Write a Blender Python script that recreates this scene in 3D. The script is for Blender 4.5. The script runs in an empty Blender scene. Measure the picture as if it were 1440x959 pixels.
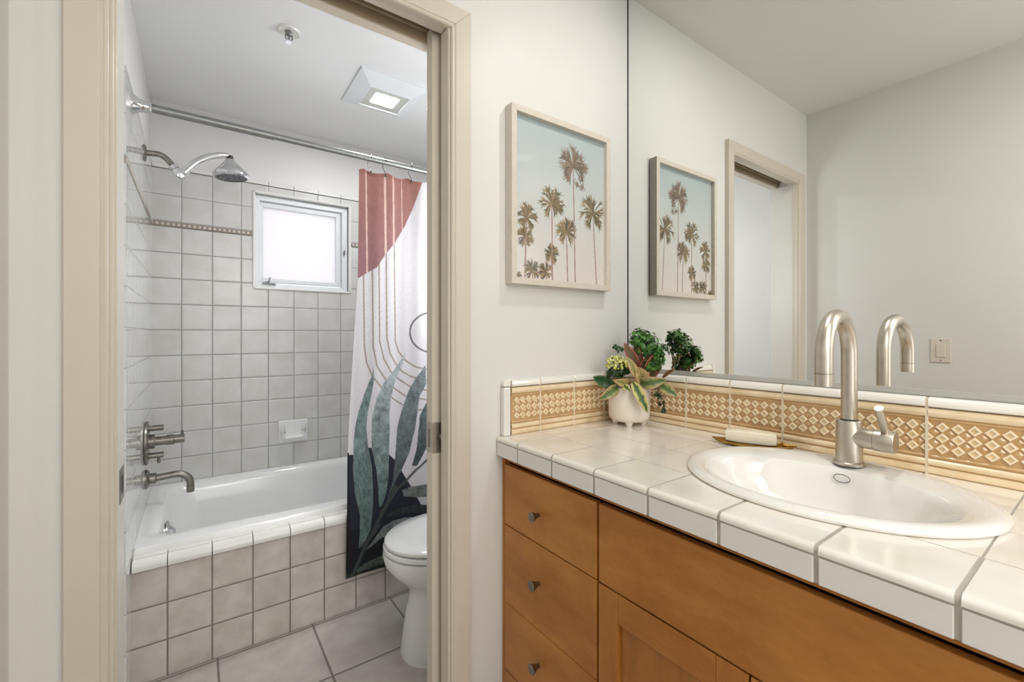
import bpy, bmesh, math, random
import numpy as np
from mathutils import Vector, Matrix
R = random.Random(7)
sc = bpy.context.scene
COL = sc.collection
PI = math.pi

# ------------------------------------------------------------------ camera numbers
F_PX, YAW, HOR, CX, CAM_H = 620.9, 0.61853, 470.0, 720.0, 1.165
SY, CY = math.sin(YAW), math.cos(YAW)
def ray(px, py):
    t = (px - CX) / F_PX
    return Vector((SY + t * CY, CY - t * SY, -(py - HOR) / F_PX))
def atY(px, py, Y):
    v = ray(px, py); v = v * (Y / v.y); v.z += CAM_H; return v
def atW(px, py, w):
    v = ray(px, py) * w; v.z += CAM_H; return v
def toPx(x, y, z):
    r = CY * x - SY * y; w = SY * x + CY * y
    return CX + F_PX * r / w, HOR - F_PX * (z - CAM_H) / w

def lin(c):
    return tuple(((v / 255) / 12.92 if v / 255 <= .04045 else ((v / 255 + .055) / 1.055) ** 2.4) for v in c)

# ------------------------------------------------------------------ materials
def newmat(name):
    m = bpy.data.materials.new(name); m.use_nodes = True
    nt = m.node_tree; nt.nodes.clear()
    out = nt.nodes.new('ShaderNodeOutputMaterial')
    b = nt.nodes.new('ShaderNodeBsdfPrincipled')
    nt.links.new(b.outputs[0], out.inputs[0])
    return m, nt, b
def mathn(nt, op, a, b=None, c=None):
    n = nt.nodes.new('ShaderNodeMath'); n.operation = op
    for i, v in enumerate((a, b, c)):
        if v is None: continue
        if isinstance(v, (int, float)): n.inputs[i].default_value = v
        else: nt.links.new(v, n.inputs[i])
    return n.outputs[0]
def mixc(nt, f, a, b):
    n = nt.nodes.new('ShaderNodeMix'); n.data_type = 'RGBA'
    for i, v in ((0, f), (6, a), (7, b)):
        if isinstance(v, (int, float)): n.inputs[i].default_value = v
        elif isinstance(v, tuple): n.inputs[i].default_value = (*v, 1) if len(v) == 3 else v
        else: nt.links.new(v, n.inputs[i])
    return n.outputs[2]
def noise(nt, vec, scale, detail=3, rough=.5):
    n = nt.nodes.new('ShaderNodeTexNoise'); n.inputs['Scale'].default_value = scale
    n.inputs['Detail'].default_value = detail; n.inputs['Roughness'].default_value = rough
    if vec is not None: nt.links.new(vec, n.inputs['Vector'])
    return n.outputs[0]
def bumpn(nt, h, strength, dist, b):
    n = nt.nodes.new('ShaderNodeBump'); n.inputs['Strength'].default_value = strength
    n.inputs['Distance'].default_value = dist
    nt.links.new(h, n.inputs['Height']); nt.links.new(n.outputs[0], b.inputs['Normal'])
def objco(nt):
    return nt.nodes.new('ShaderNodeTexCoord').outputs['Object']
def ramp(nt, f, a, b):
    n = nt.nodes.new('ShaderNodeMapRange'); nt.links.new(f, n.inputs[0])
    n.inputs[1].default_value = a; n.inputs[2].default_value = b
    return n.outputs[0]
def plain(name, col, rough=.5, metal=0, var=.04, nscale=8, bump=0, bscale=200, coat=0, spec=.5, c2=None):
    m, nt, b = newmat(name); c = lin(col); co = objco(nt)
    f = ramp(nt, noise(nt, co, nscale), .3, .7)
    cb = lin(c2) if c2 else tuple(v * (1 - var) for v in c)
    ca = c if c2 else tuple(min(1, v * (1 + var)) for v in c)
    nt.links.new(mixc(nt, f, ca, cb), b.inputs['Base Color'])
    b.inputs['Roughness'].default_value = rough; b.inputs['Metallic'].default_value = metal
    b.inputs['Specular IOR Level'].default_value = spec
    b.inputs['Coat Weight'].default_value = coat; b.inputs['Coat Roughness'].default_value = .08
    if bump: bumpn(nt, noise(nt, co, bscale), bump, .001, b)
    return m
def tile_mat(name, ax, org, pitch, grout_w, cA, cB, cG, rough=.25, coat=.0, bump=.6, nsc=9, stain=None, pil=.0):
    """square tiles on two object axes; grout lines sunk, every tile a little different"""
    m, nt, b = newmat(name); co = objco(nt)
    s = nt.nodes.new('ShaderNodeSeparateXYZ'); nt.links.new(co, s.inputs[0])
    ids, ds = [], []
    for a, o, p in zip(ax, org, pitch if isinstance(pitch, tuple) else (pitch, pitch)):
        u = mathn(nt, 'DIVIDE', mathn(nt, 'SUBTRACT', s.outputs['XYZ'.index(a)], o), p)
        ids.append(mathn(nt, 'FLOOR', u))
        f = mathn(nt, 'FRACT', u)
        ds.append(mathn(nt, 'MULTIPLY', mathn(nt, 'SUBTRACT', .5, mathn(nt, 'ABSOLUTE', mathn(nt, 'SUBTRACT', f, .5))), p))
    d = mathn(nt, 'MINIMUM', ds[0], ds[1])
    t = ramp(nt, d, grout_w * .35, grout_w * .75)
    h = ramp(nt, d, grout_w * .3, grout_w * 1.8)
    cid = nt.nodes.new('ShaderNodeCombineXYZ'); nt.links.new(ids[0], cid.inputs[0]); nt.links.new(ids[1], cid.inputs[1])
    wn = nt.nodes.new('ShaderNodeTexWhiteNoise'); nt.links.new(cid.outputs[0], wn.inputs['Vector'])
    add = nt.nodes.new('ShaderNodeVectorMath'); add.operation = 'MULTIPLY_ADD'
    nt.links.new(cid.outputs[0], add.inputs[0]); add.inputs[1].default_value = (3.7, 5.1, 0); nt.links.new(co, add.inputs[2])
    n1 = noise(nt, add.outputs[0], nsc, 3, .55)
    f = ramp(nt, n1, .35, .68)
    tc = mixc(nt, f, lin(cA), lin(cB))
    dk = mathn(nt, 'MULTIPLY', wn.outputs['Value'], .07)
    tc = mixc(nt, dk, tc, tuple(v * .45 for v in lin(cB)))
    gn = ramp(nt, noise(nt, co, 14, 2), .3, .75)
    gc = mixc(nt, gn, lin(cG), tuple(v * .78 for v in lin(cG)))
    nt.links.new(mixc(nt, t, gc, tc), b.inputs['Base Color'])
    rr = mathn(nt, 'MULTIPLY_ADD', t, rough - .75, .75); nt.links.new(rr, b.inputs['Roughness'])
    b.inputs['Coat Weight'].default_value = coat
    wav = noise(nt, add.outputs[0], 16, 2)
    hh = mathn(nt, 'ADD', h, mathn(nt, 'MULTIPLY', wav, .25))
    bumpn(nt, hh, bump, .0018, b)
    return m
def wood(name, axis, cA=(188, 127, 58), cB=(162, 101, 38)):
    m, nt, b = newmat(name); co = objco(nt)
    mp = nt.nodes.new('ShaderNodeMapping'); nt.links.new(co, mp.inputs[0])
    sc3 = {'Y': (7, 2.6, 7), 'Z': (8, 8, 1.6)}[axis]; mp.inputs['Scale'].default_value = sc3
    n1 = noise(nt, mp.outputs[0], 1.6, 5, .6)
    mp2 = nt.nodes.new('ShaderNodeMapping'); nt.links.new(co, mp2.inputs[0])
    mp2.inputs['Scale'].default_value = tuple(v * 9 for v in sc3)
    n2 = noise(nt, mp2.outputs[0], 2.2, 4, .6)
    f = ramp(nt, mathn(nt, 'ADD', n1, mathn(nt, 'MULTIPLY', mathn(nt, 'SUBTRACT', n2, .5), .22)), .36, .66)
    nt.links.new(mixc(nt, f, lin(cA), lin(cB)), b.inputs['Base Color'])
    b.inputs['Roughness'].default_value = .36
    bumpn(nt, n2, .08, .001, b)
    return m
def vcol(name, rough=.5, coat=0, trans=0, tex=0):
    m, nt, b = newmat(name)
    a = nt.nodes.new('ShaderNodeVertexColor'); a.layer_name = 'Col'
    c = a.outputs[0]
    f = ramp(nt, noise(nt, objco(nt), 30 if not tex else tex, 3), .3, .7)
    mm = nt.nodes.new('ShaderNodeMix'); mm.data_type = 'RGBA'; mm.blend_type = 'MULTIPLY'
    mm.inputs[0].default_value = .14; nt.links.new(c, mm.inputs[6])
    cr = nt.nodes.new('ShaderNodeCombineColor')
    for i in range(3): nt.links.new(f, cr.inputs[i])
    nt.links.new(cr.outputs[0], mm.inputs[7])
    nt.links.new(mm.outputs[2], b.inputs['Base Color'])
    b.inputs['Roughness'].default_value = rough; b.inputs['Coat Weight'].default_value = coat
    b.inputs['Coat Roughness'].default_value = .04
    if trans:
        out = [n for n in nt.nodes if n.type == 'OUTPUT_MATERIAL'][0]
        t = nt.nodes.new('ShaderNodeBsdfTranslucent'); nt.links.new(mm.outputs[2], t.inputs[0])
        mx = nt.nodes.new('ShaderNodeMixShader'); mx.inputs[0].default_value = trans
        nt.links.new(b.outputs[0], mx.inputs[1]); nt.links.new(t.outputs[0], mx.inputs[2]); nt.links.new(mx.outputs[0], out.inputs[0])
    return m
def emis(name, col, s):
    m, nt, b = newmat(name); b.inputs['Base Color'].default_value = (*lin(col), 1)
    b.inputs['Emission Color'].default_value = (*lin(col), 1); b.inputs['Emission Strength'].default_value = s
    return m

M = {}
M['paint'] = plain('vanity_wall_paint', (223, 222, 218), .45, var=.01, nscale=3, bump=.12, bscale=45, spec=.35)
M['paint_bath'] = plain('bath_wall_paint', (224, 223, 221), .5, var=.01, nscale=3, bump=.12, bscale=45)
M['paint_ceil'] = plain('ceiling_paint', (225, 224, 218), .5, var=.012, nscale=3, bump=.1, bscale=60)
M['paint_ceil_bath'] = plain('bath_ceiling_paint', (228, 229, 230), .28, var=.012, nscale=3, bump=.15, bscale=30)
M['casing'] = plain('casing_paint', (208, 199, 184), .35, var=.02, nscale=5, bump=.05, bscale=60)
M['jamb_white'] = plain('jamb_white_paint', (215, 212, 205), .35, var=.02)
M['track'] = plain('track_brown', (172, 154, 130), .5)
M['dark'] = plain('dark_gap', (40, 28, 20), .8)
M['woodY'] = wood('maple_grain_along', 'Y')
M['woodZ'] = wood('maple_grain_up', 'Z')
M['woodP'] = wood('maple_panel_grain', 'Z', (180, 119, 52), (154, 96, 36))
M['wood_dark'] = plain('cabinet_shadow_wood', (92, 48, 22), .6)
M['nickel'] = plain('brushed_nickel', (196, 188, 176), .33, 1, var=.06, nscale=40)
M['pewter'] = plain('aged_nickel', (140, 135, 128), .33, 1, var=.2, nscale=60)
M['chrome'] = plain('chrome', (225, 225, 228), .07, 1, var=.02)
M['chrome_dull'] = plain('rod_steel', (150, 152, 150), .42, 1, var=.1, nscale=60)
M['porcelain'] = plain('white_porcelain', (236, 234, 229), .09, var=.008, coat=.3)
M['enamel'] = plain('tub_enamel', (232, 233, 233), .1, var=.008, coat=.3)
M['toilet'] = plain('toilet_china', (226, 227, 227), .1, var=.008, coat=.3)
M['vinyl'] = plain('white_vinyl', (226, 230, 234), .3, var=.015)
M['trimtile'] = plain('white_trim_tile', (228, 227, 223), .12, var=.03, nscale=9, coat=.3)
M['captile'] = plain('cream_cap_tile', (238, 234, 226), .1, var=.03, nscale=8, coat=.4)
M['ctile'] = plain('cream_counter_tile', (240, 236, 229), .12, nscale=13, coat=.4, c2=(233, 227, 216), bump=.15, bscale=14)
M['cface'] = plain('counter_edge_tile', (232, 229, 224), .14, var=.02, nscale=9, coat=.3)
M['jointgrout'] = plain('joint_grout', (222, 209, 186), .7, var=.06, nscale=30)
M['grout'] = plain('counter_grout', (176, 170, 160), .85, var=.12, nscale=20)
M['tan'] = plain('tan_relief_glaze', (208, 176, 132), .22, nscale=26, coat=.3, c2=(190, 154, 106))
M['tanrail'] = plain('tan_rail_glaze', (240, 222, 190), .2, nscale=18, coat=.3, c2=(224, 198, 156))
M['tandark'] = plain('tan_recess_glaze', (192, 156, 110), .3, var=.08, nscale=30)
M['cream'] = plain('cream_diamond_glaze', (240, 224, 194), .22, var=.03, nscale=30, coat=.3)
M['creamin'] = plain('diamond_centre_glaze', (222, 194, 150), .25, var=.08, nscale=60)
M['frame'] = plain('whitewashed_frame', (212, 203, 190), .5, var=.04, nscale=60, bump=.1)
M['pot'] = plain('matte_cream_pot', (232, 224, 212), .55, var=.02, nscale=30, bump=.08, bscale=150)
M['soil'] = plain('dark_soil', (50, 36, 26), .95, var=.3, nscale=80, bump=1, bscale=90)
M['soap'] = plain('cream_soap', (240, 230, 205), .45, var=.03, nscale=30)
M['brass'] = plain('brushed_brass', (176, 136, 66), .28, 1, var=.12, nscale=50)
M['channel'] = plain('mirror_channel', (196, 195, 190), .3, .4, var=.03)
M['plate'] = plain('almond_switch_plate', (222, 212, 200), .35)
M['hook'] = plain('hook_steel', (150, 145, 138), .25, 1)
M['bglass'] = plain('lens_frost', (190, 192, 186), .4)
M['black'] = plain('black_rubber', (28, 28, 30), .5)
M['nozzle'] = plain('nozzle_gray', (150, 152, 156), .5, nscale=160, c2=(70, 72, 78))
M['grey'] = plain('speckled_grout', (150, 140, 128), .8)
P = .126
M['walltile'] = tile_mat('bath_tile_back', 'XZ', (-.065, .052), P, .0038, (212, 212, 210), (201, 200, 196), (160, 158, 154), rough=.22)
M['walltileup'] = tile_mat('bath_tile_back_top', 'XZ', (-.065, .080), P, .0038, (212, 212, 210), (201, 200, 196), (160, 158, 154), rough=.22)
M['sidetile'] = tile_mat('bath_tile_side', 'YZ', (2.715, .052), P, .003, (218, 219, 217), (210, 210, 207), (180, 179, 175), rough=.1, coat=.4)
M['sidetileup'] = tile_mat('bath_tile_side_top', 'YZ', (2.715, .080), P, .003, (218, 219, 217), (210, 210, 207), (180, 179, 175), rough=.1, coat=.4)
M['aprontile'] = tile_mat('apron_tile', 'XZ', (-.084, 0.0), P, .005, (210, 204, 198), (190, 183, 176), (136, 129, 122), rough=.25, nsc=12)
M['floortile'] = tile_mat('floor_tile', 'XY', (.375, 1.58), .317, .007, (190, 185, 179), (176, 169, 163), (126, 118, 112), rough=.38, nsc=14)
M['liste'] = tile_mat('listello_relief', 'XZ', (-.065, 1.6925), (.021, .021), .009, (208, 202, 194), (198, 188, 176), (150, 138, 126), rough=.3, nsc=60, bump=.9)
M['liste2'] = tile_mat('listello_side_glare', 'YZ', (2.715, 1.6925), (.021, .021), .009, (212, 210, 205), (204, 200, 194), (168, 160, 152), rough=.15, nsc=60, bump=.9)  # paler than the back band: glare on the left wall put into the colour

def mirror_mat():
    m, nt, b = newmat('mirror_silver'); b.inputs['Base Color'].default_value = (.93, .94, .92, 1)
    b.inputs['Metallic'].default_value = 1; b.inputs['Roughness'].default_value = 0.0
    return m
M['mirror'] = mirror_mat()
def frosted():
    m, nt, b = newmat('frosted_glass')
    out = [n for n in nt.nodes if n.type == 'OUTPUT_MATERIAL'][0]
    t = nt.nodes.new('ShaderNodeBsdfTranslucent')
    f = ramp(nt, noise(nt, objco(nt), 90, 2), .3, .7)
    nt.links.new(mixc(nt, f, (.95, .93, .95), (.9, .885, .91)), t.inputs[0])
    mx = nt.nodes.new('ShaderNodeMixShader'); mx.inputs[0].default_value = .9
    b.inputs['Base Color'].default_value = (.85, .85, .87, 1); b.inputs['Roughness'].default_value = .3
    nt.links.new(b.outputs[0], mx.inputs[1]); nt.links.new(t.outputs[0], mx.inputs[2]); nt.links.new(mx.outputs[0], out.inputs[0])
    return m
M['frost'] = frosted()

# ------------------------------------------------------------------ mesh building
class MB:
    def __init__(s): s.v = []; s.f = []; s.m = []; s.sm = []; s.c = []
    def add(s, vs, fs, mi=0, smooth=False, cols=None):
        o = len(s.v); s.v += [tuple(v) for v in vs]
        for f in fs: s.f.append([i + o for i in f]); s.m.append(mi); s.sm.append(smooth)
        s.c += list(cols) if cols is not None else [(1, 1, 1)] * len(vs)
    def box(s, x0, x1, y0, y1, z0, z1, mi=0):
        if x0 > x1: x0, x1 = x1, x0
        if y0 > y1: y0, y1 = y1, y0
        if z0 > z1: z0, z1 = z1, z0
        s.add([(x, y, z) for x in (x0, x1) for y in (y0, y1) for z in (z0, z1)],
              [(0, 1, 3, 2), (4, 6, 7, 5), (0, 4, 5, 1), (2, 3, 7, 6), (0, 2, 6, 4), (1, 5, 7, 3)], mi)
    def loft(s, rings, mi=0, cap0=True, cap1=True, closed=True, smooth=True, cols=None):
        n = len(rings[0]); vs = [p for r in rings for p in r]; fs = []
        for i in range(len(rings) - 1):
            for j in range(n if closed else n - 1):
                k = (j + 1) % n
                fs.append((i * n + j, i * n + k, (i + 1) * n + k, (i + 1) * n + j))
        if cap0: fs.append(tuple(range(n - 1, -1, -1)))
        if cap1: fs.append(tuple((len(rings) - 1) * n + j for j in range(n)))
        s.add(vs, fs, mi, smooth, cols)
    def tube(s, pts, rad, n=16, mi=0, cap=True):
        pts = [Vector(p) for p in pts]
        if isinstance(rad, (int, float)): rad = [rad] * len(pts)
        rings = []; up = None
        for i, p in enumerate(pts):
            d = (pts[min(i + 1, len(pts) - 1)] - pts[max(i - 1, 0)]).normalized()
            if up is None:
                up = Vector((0, 0, 1)) if abs(d.z) < .9 else Vector((1, 0, 0))
            a = d.cross(up)
            if a.length < 1e-6: a = d.cross(Vector((0, 1, 0)))
            a.normalize(); b = a.cross(d).normalized(); up = b
            rings.append([p + (a * math.cos(t) + b * math.sin(t)) * rad[i] for t in [2 * PI * k / n for k in range(n)]])
        s.loft(rings, mi, cap, cap)
    def lathe(s, prof, origin, axis, n=32, mi=0, cap=True):
        """prof = (r, h) along axis"""
        o = Vector(origin); d = Vector(axis).normalized()
        a = d.cross(Vector((0, 0, 1)) if abs(d.z) < .9 else Vector((1, 0, 0))).normalized(); b = a.cross(d)
        s.loft([[o + d * h + (a * math.cos(t) + b * math.sin(t)) * max(r, 1e-5) for t in [2 * PI * k / n for k in range(n)]] for r, h in prof], mi, cap, cap)
    def prism(s, prof, axis, a0, a1, mi=0, smooth=False):
        """closed 2-D profile extruded on one axis; prof coordinates fill the two other axes in xyz order"""
        def P3(p, t):
            return {'X': (t, p[0], p[1]), 'Y': (p[0], t, p[1]), 'Z': (p[0], p[1], t)}[axis]
        n = len(prof); vs = [P3(p, a0) for p in prof] + [P3(p, a1) for p in prof]
        fs = [(j, (j + 1) % n, n + (j + 1) % n, n + j) for j in range(n)] + [tuple(range(n - 1, -1, -1)), tuple(range(n, 2 * n))]
        s.add(vs, fs, mi, smooth)
    def build(s, name, mats, parent=None, bevel=0, seg=2, auto=True, normals=True, angle=35, sub=0):
        me = bpy.data.meshes.new(name); me.from_pydata(s.v, [], s.f)
        if not isinstance(mats, (list, tuple)): mats = [mats]
        for m in mats: me.materials.append(M[m] if isinstance(m, str) else m)
        me.polygons.foreach_set('material_index', s.m); me.polygons.foreach_set('use_smooth', s.sm)
        if any(c != (1, 1, 1) for c in s.c):
            ca = me.color_attributes.new('Col', 'FLOAT_COLOR', 'POINT')
            ca.data.foreach_set('color', [x for c in s.c for x in (c[0], c[1], c[2], 1.0)])
        me.update()
        if normals:
            bm = bmesh.new(); bm.from_mesh(me); bmesh.ops.recalc_face_normals(bm, faces=bm.faces); bm.to_mesh(me); bm.free()
        if any(s.sm) and len(s.f) < 60000: me.set_sharp_from_angle(angle=math.radians(38))
        o = bpy.data.objects.new(name, me); COL.objects.link(o)
        if parent is not None:
            o.parent = parent; o.matrix_parent_inverse = Matrix.Translation(-Vector(parent.location)) if parent.type == 'EMPTY' else Matrix()
        if bevel:
            b = o.modifiers.new('bevel', 'BEVEL'); b.width = bevel; b.segments = seg; b.limit_method = 'ANGLE'; b.angle_limit = math.radians(40)
            b.harden_normals = False
        if sub:
            q = o.modifiers.new('sub', 'SUBSURF'); q.levels = sub; q.render_levels = sub
        return o
def thing(name, label, cat, loc=(0, 0, 0), group=None):
    o = bpy.data.objects.new(name, None); COL.objects.link(o); o.location = loc; o.empty_display_size = .05
    return tag(o, label, cat, group)
def tag(o, label, cat, group=None):
    o['label'] = label; o['category'] = cat
    if group: o['group'] = group
    return o
def struct(o, label=None):
    o['kind'] = 'structure'
    if label: o['label'] = label
    return o

# ------------------------------------------------------------------ room dimensions
YA, YB = 1.13, 1.272          # door partition
YW = 2.727                    # window wall face
XL, XLB = -.267, -.187        # left wall in vanity room / in bath
XM = 1.356                    # mirror wall
ZC, ZCB = 2.47, 2.30
YS = -1.55
DX0, DX1, DZ = -.131, .579, 2.041   # jamb faces, head

# floor and ceilings
b = MB(); b.box(-.5, 1.6, YS - .15, 2.95, -.1, 0); struct(b.build('floor', 'floortile'), 'grey-beige square ceramic floor tile')
b = MB(); b.box(-.5, 1.6, YS - .15, YB - .05, ZC, ZC + .12, 0); b.box(-.5, 1.6, YB - .05, 2.95, ZCB, ZCB + .12, 1)
struct(b.build('ceiling', ['paint_ceil', 'paint_ceil_bath'], normals=False), 'white painted ceiling, lower over the bath')
# mirror wall (right), runs on as the right wall of the bath
b = MB(); b.box(XM, XM + .14, YS - .15, YA + .04, 0, ZC, 0); b.box(XM, XM + .14, YA + .04, 2.95, 0, ZC, 1)
struct(b.build('wall_right', ['paint', 'paint_bath']), 'wall behind the mirror and the toilet')
b = MB(); b.box(-.5, XL, YS - .15, YA + .02, 0, ZC, 0); b.box(-.5, XLB, YA + .02, 2.95, 0, ZC, 1)
wl = struct(b.build('wall_left', ['paint', 'paint_bath']), 'left wall of vanity room and tub alcove')
b = MB(); b.box(-.5, 1.6, YS - .12, YS, 0, ZC); struct(b.build('wall_behind', 'paint'), 'wall behind the camera')
# partition: two skins with a pocket for the door between them
b = MB()
RX0, RX1, RZ = DX0 - .02, DX1 + .02, DZ + .02
for (y0, y1, mi) in ((YA, YA + .042, 0), (YB - .032, YB, 1)):
    b.box(XL if mi == 0 else XLB, RX0, y0, y1, 0, ZC, mi)
    b.box(RX1, XM, y0, y1, 0, ZC, mi)
    b.box(RX0, RX1, y0, y1, RZ, ZC, mi)
b.box(XLB, RX0, YA + .042, YB - .032, 0, ZC, 0)
b.box(RX0, XM, YA + .042, YB - .032, 2.2, ZC, 0)
struct(b.build('wall_middle', ['paint', 'paint_bath']), 'cream wall holding the door opening and the palm picture')
# window wall with hole
WX0, WX1, WZ0, WZ1 = .248, .742, 1.417, 1.928
def holed(bm_, x0, x1, z0, z1, y0, y1, mi=0):
    bm_.box(x0, WX0, y0, y1, z0, z1, mi); bm_.box(WX1, x1, y0, y1, z0, z1, mi)
    if z0 < WZ0: bm_.box(WX0, WX1, y0, y1, z0, min(WZ0, z1), mi)
    if z1 > WZ1: bm_.box(WX0, WX1, y0, y1, max(WZ1, z0), z1, mi)
b = MB(); holed(b, XLB - .2, XM + .1, 0, ZC, YW + .008, YW + .15)
wb = struct(b.build('wall_back', 'paint_bath'), 'white painted wall above the tile')
# tile facings on the back wall
ZT = 1.970; LZ0, LZ1 = 1.690, 1.7145
b = MB(); holed(b, XLB + .008, XM, .36, LZ0, YW, YW + .008); o = b.build('tile_facing', 'walltile', wb)
b = MB()
b.box(XLB + .008, WX0, YW, YW + .008, LZ1, ZT); b.box(WX1, XM, YW, YW + .008, LZ1, ZT); b.box(WX0, WX1, YW, YW + .008, WZ1, ZT)
b.build('tile_facing', 'walltileup', wb)
b = MB()
for x0, x1 in ((XLB + .008, WX0 - .012), (WX1 + .012, XM)): b.box(x0, x1, YW - .004, YW + .008, LZ0, LZ1)
o = b.build('listello_band', 'liste', wb, bevel=.003); o['label'] = 'thin tan beaded relief tile band'
b = MB()
x = XLB + .008; xs = [x] + [-.065 + P * k for k in range(0, 12)] + [XM]
def bull(y, z, s=1, h=.022, d=.012):
    # quarter round profile in (y,z): face at y, projecting -y
    pr = [(y + .008, z), (y - d * .6, z)]
    for k in range(7):
        a = PI / 2 * k / 6
        pr.append((y - d * .6 * math.cos(a) + 0 * a, z + (h - d * .6) + d * .6 * math.sin(a)))
    pr.append((y + .008, z + h)); return pr
for a, c in zip(xs[:-1], xs[1:]):
    if c - a > .01: b.prism(bull(YW, ZT + .002), 'X', a + .0012, min(c, XM) - .0012)
b.build('tile_cap', 'trimtile', wb)
# side facing tiles
b = MB(); b.box(XLB, XLB + .008, 1.79, YW + .004, .0, LZ0); b.build('tile_facing', 'sidetile', wl)
b = MB(); b.box(XLB, XLB + .008, 1.79, YW + .004, LZ1, ZT + .02); b.build('tile_facing', 'sidetileup', wl)
b = MB(); b.box(XLB, XLB + .011, 1.79, YW + .002, LZ0, LZ1); b.build('listello_band', 'liste2', wl, bevel=.003)
# window surround trim
b = MB(); w = .014
def ringbar(bm_, x0, x1, z0, z1, w, y0, y1, mi=0):
    """mitred rectangular frame, opening x0..x1 z0..z1, bar width w outward"""
    O = [(x0 - w, z0 - w), (x1 + w, z0 - w), (x1 + w, z1 + w), (x0 - w, z1 + w)]; I = [(x0, z0), (x1, z0), (x1, z1), (x0, z1)]
    for k in range(4):
        a, c, e, g = O[k], O[(k + 1) % 4], I[(k + 1) % 4], I[k]
        vs = [(p[0], y, p[1]) for y in (y0, y1) for p in (a, c, e, g)]
        bm_.add(vs, [(0, 1, 2, 3), (4, 7, 6, 5), (0, 4, 5, 1), (1, 5, 6, 2), (2, 6, 7, 3), (3, 7, 4, 0)], mi)
ringbar(b, WX0 + .004, WX1 - .004, WZ0 + .004, WZ1 - .004, w, YW - .008, YW + .05)
struct(b.build('trim_1', 'trimtile', bevel=.006, seg=3), 'white quarter round tile edging round the small window')

# window
win = bpy.data.objects.new('window_1', None); COL.objects.link(win); struct(win, 'small white awning window with frosted pane'); win.location = (.495, YW, WZ0)
b = MB(); ringbar(b, WX0 + .026, WX1 - .038, WZ0 + .026, WZ1 - .036, .03, YW + .018, YW + .09); b.build('window_frame', 'vinyl', win, bevel=.003)
b = MB(); ringbar(b, .292, .672, 1.474, 1.862, .024, YW + .03, YW + .07); b.build('sash', 'vinyl', win, bevel=.003)
b = MB(); b.box(.286, .678, YW + .052, YW + .056, 1.468, 1.868); b.build('glass_pane', 'frost', win)
b = MB(); b.tube([(.3, YW + .018, 1.448), (.316, YW + .004, 1.45), (.322, YW + .002, 1.476)], [.004, .0035, .003], 10)
b.tube([(.285, YW + .012, 1.444), (.35, YW + .012, 1.440)], .005, 10); b.build('crank_handle', 'chrome_dull', win)
b = MB(); b.box(.708, .722, YW + .012, YW + .022, 1.655, 1.70); b.build('latch', 'vinyl', win, bevel=.002)
b = MB(); b.box(.711, .719, YW + .004, YW + .014, 1.64, 1.668); b.build('latch_lever', 'pewter', win, bevel=.002)

# ------------------------------------------------------------------ door casing, jambs, header, pocket door
CW = .06
def casing_prof(side):   # (x offset from inner edge outward, y)
    return [(0, YA), (0, YA - .012), (.004, YA - .016), (.009, YA - .014), (.012, YA - .018), (CW, YA - .020), (CW, YA)]
b = MB()
xi0, xi1, zi = DX0 - .006, DX1 + .006, DZ - .006
pr = casing_prof(0)
def mitre(pts3a, pts3b, mi=0): b.loft([pts3a, pts3b], mi, smooth=False)
mitre([(xi0 - p, y, 0) for p, y in pr], [(xi0 - p, y, zi + p) for p, y in pr])
mitre([(xi0 - p, y, zi + p) for p, y in pr], [(xi1 + p, y, zi + p) for p, y in pr])
mitre([(xi1 + p, y, zi + p) for p, y in pr], [(xi1 + p, y, 0) for p, y in pr])
struct(b.build('trim_2', 'casing', bevel=.0015), 'beige painted casing round the bathroom doorway')
# left jamb : front part beige, rear part white, strike plate
b = MB(); b.box(DX0 - .02, DX0, YA - .004, 1.147, 0, DZ, 0)
b.box(DX0 - .02, DX0 + .003, 1.143, 1.152, 0, DZ, 0)
b.box(DX0 - .02, DX0, 1.152, YB + .003, 0, DZ, 1)
lj = struct(b.build('trim_3', ['casing', 'jamb_white'], bevel=.0015), 'left door jamb, beige in front and white behind')
b = MB(); b.box(DX0, DX0 + .0015, 1.205, 1.262, .815, .885); o = b.build('strike_plate', 'pewter', lj, bevel=.0005); o['label'] = 'grey steel strike plate'
b = MB(); b.box(DX0 + .0005, DX0 + .002, 1.225, 1.245, .832, .868); b.build('strike_slot', 'black', lj)
# head jamb: front strip, slot with track, rear strip
b = MB(); b.box(DX0, DX1, YA - .004, 1.172, DZ, DZ + .02); b.box(DX0, DX1, 1.24, YB + .003, DZ, DZ + .02)
b.box(DX0, DX1, 1.168, 1.172, DZ, DZ + .07)
struct(b.build('trim_4', 'casing', bevel=.0012), 'head jamb of the doorway, split for the sliding door')
b = MB(); b.box(DX0, DX1, 1.236, 1.24, DZ + .003, DZ + .06); b.box(DX0, DX1, 1.2335, 1.236, DZ + .012, DZ + .016); b.box(DX0, 1.3, 1.176, 1.236, DZ + .045, DZ + .06); b.box(DX0, 1.3, 1.180, 1.190, DZ + .03, DZ + .045); b.box(DX0, 1.3, 1.222, 1.232, DZ + .03, DZ + .045)
struct(b.build('trim_5', 'track'), 'brown door track in the slot of the head jamb')
b = MB(); b.box(DX1, DX1 + .02, YA - .004, 1.172, 0, DZ); b.box(DX1 + .012, DX1 + .03, 1.24, YB + .003, 0, DZ)
b.box(DX1 + .002, DX1 + .016, 1.166, 1.173, 0, DZ)
struct(b.build('trim_6', 'casing', bevel=.002), 'right split jamb in front of the pocket door')
dr = bpy.data.objects.new('door_1', None); COL.objects.link(dr); struct(dr, 'beige pocket door slid almost fully into the wall'); dr.location = (.56, 1.21, 0)
b = MB(); b.box(.560, 1.29, 1.190, 1.229, .012, DZ + .028); b.build('door_leaf', 'casing', dr, bevel=.002)
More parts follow.
